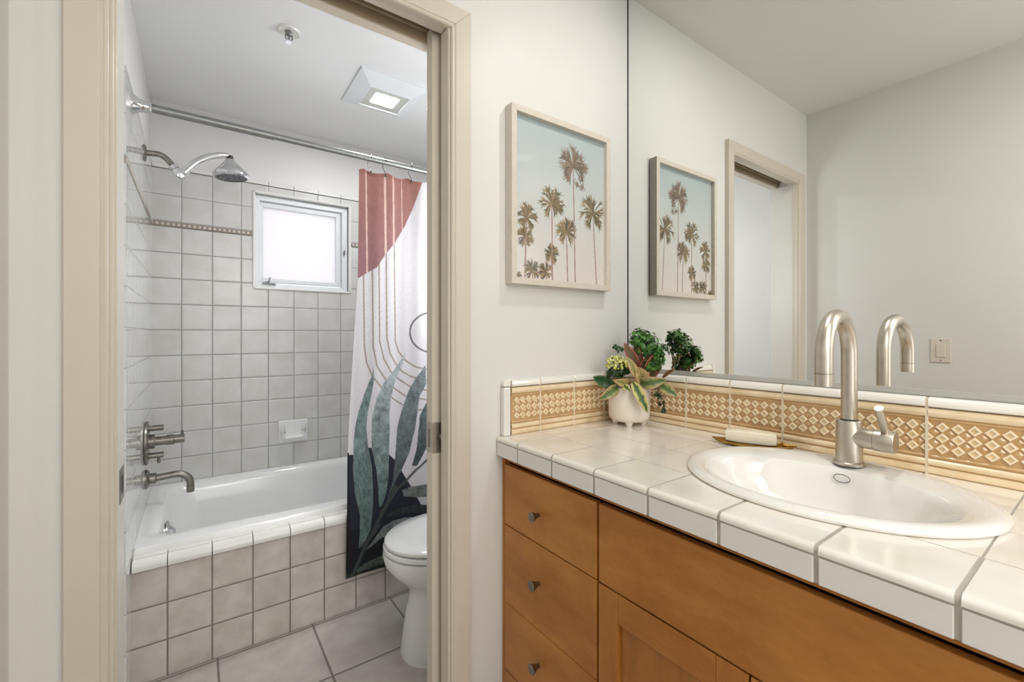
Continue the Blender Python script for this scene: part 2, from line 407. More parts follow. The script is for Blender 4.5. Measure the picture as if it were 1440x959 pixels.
b = MB(); b.box(.5588, .5602, 1.1895, 1.2295, .815, .905); b.box(.5588, .640, 1.1885, 1.1901, .815, .905); o = b.build('privacy_latch', 'nickel', dr, bevel=.0006); o['label'] = 'nickel flush pull plate wrapped round the door edge'
b = MB(); b.box(.5578, .559, 1.205, 1.214, .83, .885); b.lathe([(.009, 0), (.009, .004), (.006, .006)], (.592, 1.1885, .862), (0, -1, 0), 20); b.box(.572, .576, 1.1878, 1.1886, .854, .862)
b.build('latch_recess', 'pewter', dr)

# ------------------------------------------------------------------ bathtub with tiled apron
AY = 1.907
b = MB(); b.box(XLB + .008, XM, AY, AY + .04, 0, .378); ap = struct(b.build('wall_tub_front', 'aprontile'), 'tiled knee wall in front of the bathtub')
b = MB()
xs = [XLB + .009] + [-.084 + P * k for k in range(1, 12)] + [XM - .001]
xs = [XLB + .009, -.084] + [-.084 + P * k for k in range(1, 12)] + [XM - .001]
for a, c in zip(xs[:-1], xs[1:]):
    if c - a < .01: continue
    pr = [(AY + .018, .380), (AY - .009, .380)]
    for k in range(9):
        t = PI / 2 * k / 8; pr.append((AY - .009 + .026 * (1 - math.cos(t)), .388 + .027 * math.sin(t)))
    pr.append((AY + .018, .415)); b.prism(pr, 'X', a + .0012, c - .0012)
    b.box(a + .0012, c - .0012, AY + .0205, AY + .043, .404, .4155)
b.box(XLB + .009, XM - .001, AY + .02, AY + .0425, .379, .4145, 1)
b.build('tile_cap', ['trimtile', 'grey'], ap, bevel=.0012)
tub = thing('bathtub', 'white enamel bathtub set behind the tiled apron', 'bathtub', (.57, 2.33, 0))
def rrect(x0, x1, y0, y1, r, z, n=8):
    pts = []
    for cx_, cy_, a0 in ((x1 - r, y1 - r, 0), (x0 + r, y1 - r, PI / 2), (x0 + r, y0 + r, PI), (x1 - r, y0 + r, 1.5 * PI)):
        for k in range(n + 1): a = a0 + PI / 2 * k / n; pts.append((cx_ + r * math.cos(a), cy_ + r * math.sin(a), z))
    return pts
b = MB(); X0, X1, Y0, Y1 = XLB + .0045, 1.3555, 1.9505, YW - .002
rings = [rrect(X0, X1, Y0, Y1, .012, .40), rrect(X0, X1, Y0, Y1, .012, .428), rrect(X0 + .004, X1 - .004, Y0 + .006, Y1 - .004, .014, .438), rrect(X0 + .03, X1 - .03, Y0 + .05, Y1 - .03, .04, .442),
         rrect(X0 + .05, X1 - .05, Y0 + .075, Y1 - .055, .07, .440), rrect(X0 + .062, X1 - .065, Y0 + .088, Y1 - .066, .09, .430), rrect(X0 + .072, X1 - .08, Y0 + .1, Y1 - .078, .1, .405),
         rrect(X0 + .085, X1 - .13, Y0 + .112, Y1 - .09, .12, .30), rrect(X0 + .1, X1 - .2, Y0 + .125, Y1 - .105, .13, .17), rrect(X0 + .14, X1 - .26, Y0 + .17, Y1 - .15, .13, .105), rrect(X0 + .22, X1 - .34, Y0 + .24, Y1 - .22, .1, .09)]
b.loft(rings, cap0=False); b.build('basin', 'enamel', tub)
b = MB(); ox, oy, oz = X0 + .083, 2.30, .362
b.lathe([(.036, 0), (.036, .006), (.03, .012), (.012, .014), (0, .014)], (ox - .008, oy, oz), (1, 0, -.1), 28); b.tube([(ox + .004, oy, oz + .012), (ox + .02, oy, oz - .006), (ox + .022, oy, oz - .026)], [.006, .006, .004], 10)
o = b.build('overflow_plate', 'chrome', tub); o['label'] = 'chrome overflow plate with trip lever'
# tub filler parts on the left wall
sp = thing('tub_spout', 'curved brushed metal tub spout on the left tile wall', 'faucet', (XLB + .008, 2.40, .55))
def Y240(px, py, y=2.40): return atY(px, py, y)
b = MB(); b.lathe([(.04, 0), (.04, .006), (.034, .012), (.022, .014), (.022, .035), (.016, .037)], (XLB + .008, 2.40, .556), (1, 0, 0), 28); b.build('flange', 'pewter', sp)
b = MB(); p0 = Vector((XLB + .04, 2.40, .556)); q = Y240(268, 690); r_ = .04
path = [p0, Vector((q.x - .05, 2.40, .556 + .004))]
for k in range(1, 9):
    a = PI / 2 * k / 8; path.append(Vector((q.x - .05 + .05 * math.sin(a), 2.40, .56 - .05 + .05 * math.cos(a))))
path.append(Vector((q.x, 2.40, q.z - .003)))
b.tube(path, .0145, 20); b.build('spout', 'pewter', sp)
va = thing('shower_valve', 'round brushed metal shower valve with lever handles', 'faucet', (XLB + .008, 2.40, .71))
b = MB(); b.lathe([(.088, 0), (.092, .003), (.09, .009), (.03, .012), (0, .012)], (XLB + .008, 2.40, .708), (1, 0, 0), 40); b.build('escutcheon', 'pewter', va)
b = MB(); b.lathe([(.03, 0), (.03, .02), (.019, .022), (.019, .06), (.022, .06), (.022, .085), (.018, .087), (.018, .122), (0, .123)], (XLB + .018, 2.40, .712), (1, 0, 0), 28)
b.tube([(XLB + .132, 2.40, .712), (XLB + .132, 2.40, .748)], .005, 10); b.build('temperature_handle', 'pewter', va)
b = MB(); b.lathe([(.012, 0), (.012, .05), (0, .051)], (XLB + .018, 2.40, .768), (1, 0, 0), 20); b.build('screw_post', 'pewter', va)
b = MB(); b.lathe([(.012, 0), (.012, .05), (0, .051)], (XLB + .018, 2.40, .652), (1, 0, 0), 20); b.tube([(XLB + .052, 2.40, .652), (XLB + .052, 2.40, .618)], .0055, 10); b.build('diverter_lever', 'pewter', va)
# shower head
sh = thing('shower_fixture', 'chrome shower head on a curved swivel arm above the tub', 'shower head', (XLB + .008, 2.345, 1.905))
def S(px, py): return atY(px, py, 2.345)
f0 = S(200, 214.5)
b = MB(); b.lathe([(.034, 0), (.034, .003), (.028, .007), (.014, .009)], (XLB + .008, 2.345, f0.z), (1, 0, 0), 28); b.build('flange', 'pewter', sh)
def smooth_path(P_, n=6):
    out = []
    P_ = [Vector(p) for p in P_]
    for i in range(len(P_) - 1):
        a, c = P_[max(i - 1, 0)], P_[min(i + 2, len(P_) - 1)]; p, q_ = P_[i], P_[i + 1]
        for k in range(n):
            t = k / n; out.append(.5 * ((2 * p) + (-a + q_) * t + (2 * a - 5 * p + 4 * q_ - c) * t * t + (-a + 3 * p - 3 * q_ + c) * t ** 3))
    out.append(P_[-1]); return out
b = MB(); b.tube(smooth_path([(XLB + .01, 2.345, f0.z), S(213, 215.5), S(226, 218), S(236, 225), S(245, 236)]), .0115, 16); b.build('arm', 'pewter', sh)
b = MB(); a, c = S(243, 233), S(253, 246); b.tube([a, a + (c - a) * .35, a + (c - a) * .4, a + (c - a) * .6, a + (c - a) * .65, c], [.017, .019, .014, .014, .02, .02], 20)
b.lathe([(0, -.022), (.018, -.018), (.02, 0), (.018, .018), (0, .022)], S(254, 245), (0, 1, 0), 20); b.build('swivel_joint', 'chrome', sh)
b = MB(); b.tube(smooth_path([S(254, 246), S(263, 238), S(276, 228), S(292, 221), S(308, 218.5), S(321, 219)]), [.016 - .004 * k / 30 for k in range(31)], 18); b.build('extension_arm', 'chrome', sh)
b = MB(); hp = S(323, 222)
b.lathe([(.013, 0), (.013, .012), (.016, .018), (0, .02)], hp + Vector((0, 0, .008)), (.08, 0, -1), 20); b.build('ball_joint', 'black', sh)
b = MB(); b.lathe([(.014, 0), (.020, .008), (.030, .020), (.048, .040), (.064, .056), (.0715, .068), (.072, .078), (.062, .084)], hp + Vector((0, 0, -.006)), (.08, 0, -1), 40, cap=False); b.build('bell', 'chrome', sh)
b = MB(); b.lathe([(.0625, .082), (.0, .083)], hp + Vector((0, 0, -.006)), (.08, 0, -1), 40, cap=False)
d_ = Vector((.08, 0, -1)).normalized()
for rr, nn in ((.018, 6), (.034, 12), (.05, 18)):
    for k in range(nn):
        a = 2 * PI * k / nn; o_ = hp + Vector((0, 0, -.006)) + d_ * .083 + Vector((math.cos(a) * rr, math.sin(a) * rr, math.cos(a) * rr * .08)); b.lathe([(.0032, 0), (.0022, .005), (0, .0055)], o_, d_, 6)
b.build('nozzle_plate', 'nozzle', sh)
# soap dish
sd = MB(); x0, x1, z0, z1 = .362, .508, .567, .686
sd.box(x0, x1, YW - .010, YW + .001, z0, z1)
out = []
for t, dz in ((0, 0), (1, 0)): pass
n = 14; rings = []
for (ins, yy, zt, zb) in ((.008, YW - .008, .672, .580), (.010, YW - .03, .640, .583), (.016, YW - .052, .628, .590), (.024, YW - .058, .622, .598)):
    rings.append([(x0 + ins + (x1 - x0 - 2 * ins) * u, yy, z) for u, z in ((0, zt), (0, zb + .012), (.06, zb), (.94, zb), (1, zb + .012), (1, zt))])
sd.loft(rings, cap0=False, cap1=False, closed=False)
inner = []
for (ins, yy, zt, zb) in ((.024, YW - .058, .622, .598), (.03, YW - .052, .628, .604), (.03, YW - .03, .64, .604), (.026, YW - .012, .672, .606)):
    inner.append([(x0 + ins + (x1 - x0 - 2 * ins) * u, yy, z) for u, z in ((0, zt), (0, zb + .012), (.06, zb), (.94, zb), (1, zb + .012), (1, zt))])
sd.loft(inner, cap0=False, cap1=False, closed=False)
tag(sd.build('soap_dish', 'enamel', bevel=.004, normals=True), 'white ceramic soap dish set in the back tile wall', 'soap dish')
# curtain rod
rod = thing('shower_curtain_rod', 'grey metal shower curtain rod across the tub alcove', 'curtain rod', (XLB + .008, 1.93, 1.932))
b = MB(); b.tube([(XLB + .012, 1.93, 1.932), (.24, 1.93, 1.932), (.241, 1.93, 1.932), (1.34, 1.93, 1.932)], [.0145, .0145, .0125, .0125], 20); b.build('tube', 'chrome_dull', rod)
for xx, d in ((XLB + .008, 1), (XM, -1)):
    b = MB(); b.lathe([(.034, 0), (.032, .006), (.022, .02), (.018, .04), (.0185, .052), (.015, .053)], (xx, 1.93, 1.932), (d, 0, 0), 28); b.build('end_flange', 'chrome', rod)

# ------------------------------------------------------------------ shower curtain (printed pattern drawn with numpy)
def poly_mask(U, V, poly):
    m = np.zeros(U.shape, bool); n = len(poly)
    for i in range(n):
        x1, y1 = poly[i]; x2, y2 = poly[(i + 1) % n]
        if y1 == y2: continue
        c = ((V >= min(y1, y2)) & (V < max(y1, y2))); xi = (x2 - x1) * (V - y1) / (y2 - y1) + x1
        m ^= c & (U < xi)
    return m
def seg_dist(U, V, a, c):
    ax, ay = a; bx, by = c; dx, dy = bx - ax, by - ay; L = dx * dx + dy * dy + 1e-9
    t = np.clip(((U - ax) * dx + (V - ay) * dy) / L, 0, 1); return np.hypot(U - ax - t * dx, V - ay - t * dy)
def line_dist(U, V, pts):
    d = np.full(U.shape, 1e9)
    for a, c in zip(pts[:-1], pts[1:]): d = np.minimum(d, seg_dist(U, V, a, c))
    return d
NU, NV = 420, 660
zt, zb = 1.882, .155
uu = np.linspace(0, 1, NU) ** 1.25; vv = np.linspace(0, 1, NV)
U, V = np.meshgrid(uu, vv)
Z = zt + (zb - zt) * V
left = np.interp(-Z, [-1.9, -1.41, -.9, -.665, -.16], [.566, .556, .52, .506, .498])
Xc = left + (1.30 - left) * U
PX_, PY_ = toPx(Xc, 1.885, Z)
base = np.array(lin((226, 223, 228)))
C = np.ones(Z.shape + (3,)) * base
def paint(mask, col, a=1.0):
    c = np.array(lin(col)); C[mask] = C[mask] * (1 - a) + c * a
rn = np.random.RandomState(3)
def vnoise(h, w, s):
    g = rn.rand(int(h / s) + 3, int(w / s) + 3); yy = np.arange(h) / s; xx = np.arange(w) / s
    y0 = yy.astype(int); x0 = xx.astype(int); fy = (yy - y0)[:, None]; fx = (xx - x0)[None]
    fy = fy * fy * (3 - 2 * fy); fx = fx * fx * (3 - 2 * fx)
    a = g[y0][:, x0]; b_ = g[y0][:, x0 + 1]; c_ = g[y0 + 1][:, x0]; d = g[y0 + 1][:, x0 + 1]
    return (a * (1 - fx) + b_ * fx) * (1 - fy) + (c_ * (1 - fx) + d * fx) * fy
NZ = .35 * vnoise(NV, NU, 16) + .3 * vnoise(NV, NU, 6) + .35 * vnoise(NV, NU, 2.8)
# arcs
ARCS = [[(514, 200), (514, 485), (517, 510), (525, 530), (538, 546), (555, 562), (570, 571), (588, 576), (606, 577), (640, 566), (668, 520), (672, 200)],
        [(526, 200), (526, 488), (531, 515), (544, 535), (558, 548), (573, 558), (600, 562), (632, 553), (656, 515), (660, 200)],
        [(535, 200), (535, 480), (541, 505), (551, 523), (562, 533), (578, 544), (600, 549), (626, 541), (646, 505), (650, 200)],
        [(545.5, 200), (545.5, 475), (550, 498), (560, 514), (568, 523), (580, 530), (602, 535), (622, 527), (638, 500), (640, 200)],
        [(557, 200), (558, 480), (563, 495), (572, 507), (585, 516), (602, 520), (618, 513), (628, 490), (630, 200)]]
for k, A in enumerate(ARCS): paint(line_dist(PX_, PY_, A) < 1.15, (164, 148, 134), .85)
dc = np.hypot(PX_ - 606, PY_ - 467.5); paint(np.abs(dc - 27.5) < 1.2, (104, 98, 98), .9)
# pink cap
pink = poly_mask(PX_, PY_, [(480, 190), (480, 398), (507, 390), (532, 375), (545, 356), (560, 338), (574, 315), (585, 290), (592, 268), (597, 252), (602, 190)])
g = np.clip((PY_ - 240) / 150, 0, 1)[..., None]; pc = np.array(lin((176, 128, 117))) * (1 - g) + np.array(lin((158, 114, 122))) * g
C[pink] = (pc * (.85 + .3 * NZ[..., None]))[pink]
for xl, wd in ((519, 1.1), (545, 1.6), (557, 1.2), (570, .6)):
    paint(pink & (np.abs(PX_ - xl) < wd), (236, 206, 194), .85)
paint(pink & (PY_ < 238 + (PX_ - 510) * .2), (160, 92, 84), .35)
# navy block
navy = poly_mask(PX_, PY_, [(480, 640), (500, 640), (518, 629.6), (524, 630), (536, 645), (547, 639), (559, 650), (566, 664), (578, 683.5), (585.5, 698), (591.5, 709), (620, 712), (700, 712), (700, 840), (480, 840)])
paint(navy, (40, 42, 58)); paint(navy & (PY_ > 745), (26, 28, 36))
LEAVES = [([(525.4, 513), (527, 533.7), (522.4, 559), (517.8, 582), (516, 604), (518.4, 626), (523, 657), (524.4, 686), (524, 715), (521, 746), (511, 767), (504, 772), (506.4, 748), (506.4, 724), (499, 693), (497, 662), (498, 621), (500.6, 600), (505, 579.5), (514.4, 552), (524.7, 527)], (132, 150, 152), (96, 120, 116)),
          ([(573, 495), (568.3, 510.7), (555.7, 540.5), (550, 563.5), (548, 586), (548.3, 604), (547, 638), (546, 669), (542.8, 693), (536.4, 712), (532.8, 712), (531.6, 686), (529, 659.5), (523, 631), (522.7, 604), (523.6, 586), (530.5, 559), (542, 536), (560.3, 515)], (176, 184, 188), (98, 126, 120)),
          ([(599, 513), (600, 540), (590, 556.6), (587.8, 572), (584, 602), (576, 638), (565, 662), (552, 684), (542, 707), (552, 676), (555.5, 652), (558, 621), (560, 600), (567, 575), (576, 550), (585.5, 531)], (136, 146, 150), (72, 84, 88)),
          ([(604, 560), (599, 568), (590, 584), (589, 598), (588, 604), (585.5, 631), (579.5, 655), (585.5, 655), (595, 638), (603, 622), (610, 590)], (110, 122, 124), (68, 78, 84)),
          ([(566, 689.5), (580.7, 683.5), (600, 680), (640, 672), (640, 690), (600, 698), (583, 699), (567.5, 698)], (150, 156, 154), (118, 124, 122)),
          ([(542, 724), (561.5, 715), (581, 710), (600, 709), (650, 706), (650, 718), (600, 721), (576, 721), (552, 728)], (62, 70, 70), (52, 60, 60)),
          ([(513.6, 775), (528, 755), (540, 739), (554, 731.5), (576, 727), (595, 728), (640, 732), (640, 738), (600, 737), (576, 743.5), (552, 751), (537.5, 755.5)], (142, 150, 148), (104, 112, 110)),
          ([(501.6, 801), (516, 791), (537.6, 780), (570, 770), (600, 772), (570, 785), (542, 791), (521, 798.6), (503, 806)], (96, 108, 102), (74, 86, 80))]
for poly, ca, cb in LEAVES:
    m = poly_mask(PX_, PY_, poly); ys = [p[1] for p in poly]; y0, y1 = min(ys), max(ys)
    g = np.clip((PY_ - y0) / (y1 - y0), 0, 1)[..., None]
    c = np.array(lin(ca)) * (1 - g) + np.array(lin(cb)) * g; c = c * (.3 + 1.5 * NZ[..., None])
    C[m] = c[m]
for pts, wd in (([(604, 643), (585, 660), (572, 676), (556, 690)], 1.6), ([(556, 684), (540, 716), (527, 742), (512, 772), (500, 800), (494, 812)], 2.2), ([(560, 688), (545, 708), (534, 722)], 1.3), ([(505, 770), (525, 752), (533, 738)], 1.5)):
    paint(line_dist(PX_, PY_, pts) < wd, (74, 84, 80), .9)
lx = toPx(left, 1.885, Z)[0]
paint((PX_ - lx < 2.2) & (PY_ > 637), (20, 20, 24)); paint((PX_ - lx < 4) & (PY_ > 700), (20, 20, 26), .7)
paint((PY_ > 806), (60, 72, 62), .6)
# cloth shape
ph = Xc * 34 + .6
amp = (.0075 + .003 * np.sin(Xc * 17)) * np.clip(1.1 - .6 * V, 0, 1)
Yc = 1.925 - .04 * np.clip(V / .8, 0, 1) ** .8 + amp * np.sin(ph + 1.1 * np.sin(V * 3)) + .0012 * np.sin(Xc * 95 + 4 * V)
Yc = np.where(Z < .5, np.minimum(Yc, 1.888), Yc)
sag = .012 * (np.abs(np.sin((Xc - .585) / .1 * PI / 1.0))) * np.exp(-V * 14)
Zc = Z - sag
cm = MB(); cm.v = list(zip(Xc.ravel().tolist(), Yc.ravel().tolist(), Zc.ravel().tolist()))
idx = np.arange(NU * NV).reshape(NV, NU)
cm.f = np.stack([idx[:-1, :-1], idx[:-1, 1:], idx[1:, 1:], idx[1:, :-1]], -1).reshape(-1, 4).tolist()
cm.m = [0] * len(cm.f); cm.sm = [True] * len(cm.f); cm.c = [tuple(c) for c in C.reshape(-1, 3).tolist()]
M['curtain'] = vcol('printed_curtain_cloth', .75, trans=.25, tex=220)
cu = tag(cm.build('shower_curtain', 'curtain', normals=False), 'white shower curtain printed with pink arch, thin lines and dark green leaves', 'shower curtain')
so = cu.modifiers.new('thick', 'SOLIDIFY'); so.thickness = .0012
for k, (px_, lab) in enumerate(((520, 'wire curtain hook at the left end of the curtain'), (541, 'middle one of three wire curtain hooks in view'), (577, 'wire curtain hook nearest the beige door edge'))):
    p = atY(px_, 245, 1.928); b = MB(); c0 = Vector((p.x, 1.93, 1.932)); pts = []
    for i in range(15):
        a = -PI * .25 + PI * 1.35 * i / 14; pts.append(c0 + Vector((.004 * i / 14, .0185 * math.cos(a), .0185 * math.sin(a))))
    pts = pts[::1]; low = [c0 + Vector((-.004, .014, -.02)), c0 + Vector((-.002, .004, -.036)), c0 + Vector((0, -.006, -.05)), c0 + Vector((0, -.016, -.058)), c0 + Vector((.002, -.018, -.066)), c0 + Vector((.002, -.008, -.072)), c0 + Vector((.002, .002, -.066))]
    b.tube(smooth_path(low[::-1] + pts[2:], 3), .0017, 8)
    b.lathe([(.006, -.002), (.006, .002)], c0 + Vector((.001, -.012, -.066)), (0, 1, 0), 14)
    tag(b.build('curtain_hook', 'hook'), lab, 'curtain hook', 'hooks holding the shower curtain')

# ------------------------------------------------------------------ toilet
tl = thing('toilet', 'white toilet with closed lid beside the shower curtain', 'toilet', (.9, 1.52, 0))
def egg(xf, xb, hw, z, xc=None, yc=1.52, n=40, pw=1.0):
    xc = xc if xc is not None else xf + hw * 1.25; r = []
    for k in range(n):
        a = 2 * PI * k / n; c, s_ = math.cos(a), math.sin(a)
        x = xc - (xc - xf) * c if c > 0 else xc - (xb - xc) * math.copysign(abs(c) ** .6, c)
        r.append((x, yc + hw * math.copysign(abs(s_) ** pw, s_), z))
    return r
b = MB()
b.loft([egg(.600, 1.18, .122, 0, pw=.85), egg(.601, 1.18, .122, .012, pw=.85), egg(.607, 1.17, .118, .06, pw=.85), egg(.62, 1.15, .110, .15, pw=.9), egg(.632, 1.14, .106, .215), egg(.628, 1.13, .112, .24), egg(.598, 1.12, .138, .275),
        egg(.562, 1.12, .162, .31), egg(.540, 1.12, .176, .345), egg(.534, 1.12, .181, .372), egg(.536, 1.12, .18, .382), egg(.56, 1.1, .155, .384)]); b.build('bowl', 'toilet', tl)
b = MB(); b.loft([egg(.540, 1.03, .176, .386), egg(.536, 1.03, .181, .390), egg(.536, 1.03, .181, .400), egg(.541, 1.03, .176, .404)]); b.build('seat', 'toilet', tl)
b = MB(); b.loft([egg(.546, 1.03, .172, .4075), egg(.541, 1.03, .177, .411), egg(.541, 1.03, .177, .420), egg(.548, 1.03, .170, .4255), egg(.60, 1.0, .12, .431), egg(.7, .9, .05, .433)]); b.build('lid', 'toilet', tl)
b = MB(); b.box(1.135, 1.335, 1.30, 1.74, .37, .74); b.build('tank', 'toilet', tl, bevel=.02, seg=4)
b = MB(); b.box(1.125, 1.34, 1.29, 1.75, .742, .775); b.build('tank_lid', 'toilet', tl, bevel=.01, seg=3)
b = MB(); b.tube([(1.13, 1.36, .68), (1.118, 1.36, .68), (1.115, 1.42, .675)], .006, 10); b.build('flush_lever', 'chrome', tl)

# ------------------------------------------------------------------ bath ceiling things
cl = thing('ceiling_fan_light', 'white square fan grille with lit panel on bath ceiling', 'ceiling light', (.72, 2.05, ZCB))
b = MB(); fx0, fx1, fy0, fy1 = .565, .87, 1.885, 2.215
i0, i1, j0, j1 = .628, .815, 1.965, 2.145
O = [(fx0, fy0), (fx1, fy0), (fx1, fy1), (fx0, fy1)]; I = [(i0, j0), (i1, j0), (i1, j1), (i0, j1)]
b.loft([[(*p, ZCB) for p in O], [(*p, ZCB - .008) for p in O], [(*p, ZCB - .034) for p in I]], smooth=False, cap1=False)
b.loft([[(*p, ZCB - .034) for p in I], [(i0 + .004 if p[0] == i0 else i1 - .004, j0 + .004 if p[1] == j0 else j1 - .004, ZCB - .029) for p in I]], smooth=False, cap0=False, cap1=False)
b.build('grille', 'vinyl', cl)
b = MB(); b.box(i0 + .003, i1 - .003, j0 + .003, j1 - .003, ZCB - .028, ZCB - .020); b.build('lens', 'bglass', cl)
M['led'] = emis('led_panel', (255, 252, 240), 26)
b = MB(); b.box(.668, .775, 2.008, 2.102, ZCB - .0295, ZCB - .0275); o = b.build('lit_panel', 'led', cl); o['label'] = 'glowing white light panel'
spk = thing('sprinkler_head', 'chrome fire sprinkler in a round ring on bath ceiling', 'sprinkler', (.278, 1.832, ZCB))
b = MB(); b.lathe([(.040, 0), (.040, .003), (.036, .007), (.027, .004), (.022, .002), (.0, .002)], (.278, 1.832, ZCB), (0, 0, -1), 36); b.build('escutcheon_ring', 'trimtile', spk)
b = MB(); b.lathe([(.012, 0), (.012, .012), (.009, .016), (.004, .018), (.003, .036), (0, .037)], (.278, 1.832, ZCB), (0, 0, -1), 20)
for s_ in (-1, 1): b.tube([(.278 + s_ * .010, 1.832, ZCB - .012), (.278 + s_ * .012, 1.832, ZCB - .026), (.278 + s_ * .003, 1.832, ZCB - .040)], .0022, 8)
b.build('frame_arms', 'chrome_dull', spk)
b = MB(); b.lathe([(.014, .040), (.014, .042), (.0, .043)], (.278, 1.832, ZCB), (0, 0, -1), 20)
for k in range(10): a = 2 * PI * k / 10; b.box(.278 + .013 * math.cos(a) - .0015, .278 + .013 * math.cos(a) + .0015, 1.832 + .013 * math.sin(a) - .0015, 1.832 + .013 * math.sin(a) + .0015, ZCB - .044, ZCB - .040)
b.build('deflector', 'chrome', spk)

# ------------------------------------------------------------------ palm picture
pf = thing('picture_frame', 'pale wood framed print of palm trees on the cream wall', 'picture', (.998, YA, 1.32))
FX0, FX1, FZ0, FZ1, FY = .778, 1.217, 1.321, 1.873, 1.094
b = MB(); ringbar(b, FX0 + .020, FX1 - .020, FZ0 + .020, FZ1 - .020, .020, FY, YA - .001); b.build('frame', 'frame', pf, bevel=.001)
nx, nz = 300, 420
ax0, ax1, az0, az1 = FX0 + .019, FX1 - .019, FZ0 + .019, FZ1 - .019; ay = FY + .016
gx = np.linspace(ax0, ax1, nx); gz = np.linspace(az1, az0, nz); GX, GZ = np.meshgrid(gx, gz)
g = ((az1 - GZ) / (az1 - az0))[..., None]
A_ = np.where(g < .5, np.array(lin((176, 189, 190))) * (1 - g * 2) + np.array(lin((206, 209, 205))) * g * 2, np.array(lin((206, 209, 205))) * (2 - g * 2) + np.array(lin((226, 216, 212))) * (g * 2 - 1))
def ap3(px_, py_): v = atY(px_, py_, ay); return v.x, v.z
rp = random.Random(11)
def stroke(p, q_, w0, w1, col, a=1.0):
    x0, x1 = min(p[0], q_[0]) - max(w0, w1), max(p[0], q_[0]) + max(w0, w1); z0, z1 = min(p[1], q_[1]) - max(w0, w1), max(p[1], q_[1]) + max(w0, w1)
    i0_, i1_ = np.searchsorted(gx, x0), np.searchsorted(gx, x1); j0_ = int((az1 - z1) / (az1 - az0) * (nz - 1)); j1_ = int((az1 - z0) / (az1 - az0) * (nz - 1)) + 2
    j0_, j1_ = max(0, j0_), min(nz, j1_)
    if i1_ <= i0_ or j1_ <= j0_: return
    X_, Z_ = GX[j0_:j1_, i0_:i1_], GZ[j0_:j1_, i0_:i1_]; dx, dz = q_[0] - p[0], q_[1] - p[1]; L = dx * dx + dz * dz + 1e-12
    t = np.clip(((X_ - p[0]) * dx + (Z_ - p[1]) * dz) / L, 0, 1); d = np.hypot(X_ - p[0] - t * dx, Z_ - p[1] - t * dz)
    al = np.clip((w0 + (w1 - w0) * t - d) / .0007 + .5, 0, 1)[..., None] * a
    A_[j0_:j1_, i0_:i1_] = A_[j0_:j1_, i0_:i1_] * (1 - al) + np.array(lin(col)) * al
PALMS = [(775, 357, 10.5, 777, 391, 0), (748.6, 380, 12, 750, 400, 3), (767.8, 383, 10, 769, 400, 3), (739, 333, 12, 738, 388.6, 0), (741, 306, 15, 737.8, 388.6, 1), (796.5, 326, 14, 798.5, 393, 1), (776, 286, 17, 777, 391, 1), (833.7, 300, 17, 839, 397, 0), (728, 388, 6, 729, 398, 3), (806, 234, 19, 809, 394.6, 2)]
for (cx_, cy_, r_, tx, ty, kind) in PALMS:
    r_ *= 1.15
    c = ap3(cx_, cy_); tb = ap3(tx, ty + 9); e = ap3(cx_ + r_, cy_); rad = e[0] - c[0]
    stroke((c[0], c[1]), tb, .0022, .0026, (150, 120, 108))
    stroke((c[0] - .0006, c[1]), (tb[0] - .0006, tb[1]), .0008, .001, (176, 148, 134))
    blob = {0: 60, 1: 64, 2: 60, 3: 44}[kind]
    cols = [(96, 82, 62), (122, 106, 78), (78, 72, 54), (138, 120, 90), (98, 94, 66), (160, 138, 100)] if kind != 2 else [(128, 108, 92), (110, 92, 78), (96, 82, 68), (142, 124, 108)]
    for k in range(blob):
        a = rp.uniform(-.38, 1.38) * PI; up_ = math.sin(a)
        L = rad * rp.uniform(.5, 1.02) * (1.0 if up_ > -.2 else .85); h = 1.12
        base_ = (c[0] + math.cos(a) * L * .04, c[1] + up_ * L * .04)
        m1 = (c[0] + math.cos(a) * L * .6, c[1] + up_ * L * .62 * h)
        col = rp.choice(cols)
        stroke(base_, m1, .0014, .0024, col)
        for q_ in range(6):
            da = a + rp.uniform(-.6, .6); tl_ = L * rp.uniform(.25, .48)
            stroke(m1, (m1[0] + math.cos(da) * tl_, m1[1] + math.sin(da) * tl_ - tl_ * rp.uniform(.0, .55)), .0019, .0004, col)
    if kind == 2:
        for (qx, qy) in ((796, 244), (818, 250), (822, 240), (800, 222), (814, 232), (819, 262), (812, 258)):
            q_ = ap3(qx, qy); col = (112, 96, 80)
            for k in range(14): stroke((q_[0] + rp.gauss(0, .006), q_[1] + rp.gauss(0, .008)), (q_[0] + rp.gauss(0, .009), q_[1] - rp.uniform(.004, .02)), .0016, .0006, rp.choice([(112, 96, 80), (92, 78, 64), (134, 116, 100)]))
art = MB(); art.v = list(zip(GX.ravel().tolist(), [ay] * (nx * nz), GZ.ravel().tolist()))
idx = np.arange(nx * nz).reshape(nz, nx)
art.f = np.stack([idx[:-1, :-1], idx[:-1, 1:], idx[1:, 1:], idx[1:, :-1]], -1)[..., ::-1].reshape(-1, 4).tolist()
art.m = [0] * len(art.f); art.sm = [False] * len(art.f); art.c = [tuple(c) for c in A_.reshape(-1, 3).tolist()]
M['print'] = vcol('palm_photo_print', .45, coat=.12, tex=400)
o = art.build('art_print', 'print', pf, normals=False); o['label'] = 'photo print of tall palm trees under pale sky'
b = MB(); b.box(FX0 + .012, FX1 - .012, ay + .001, YA - .004, FZ0 + .012, FZ1 - .012); b.build('backing_board', 'frame', pf)

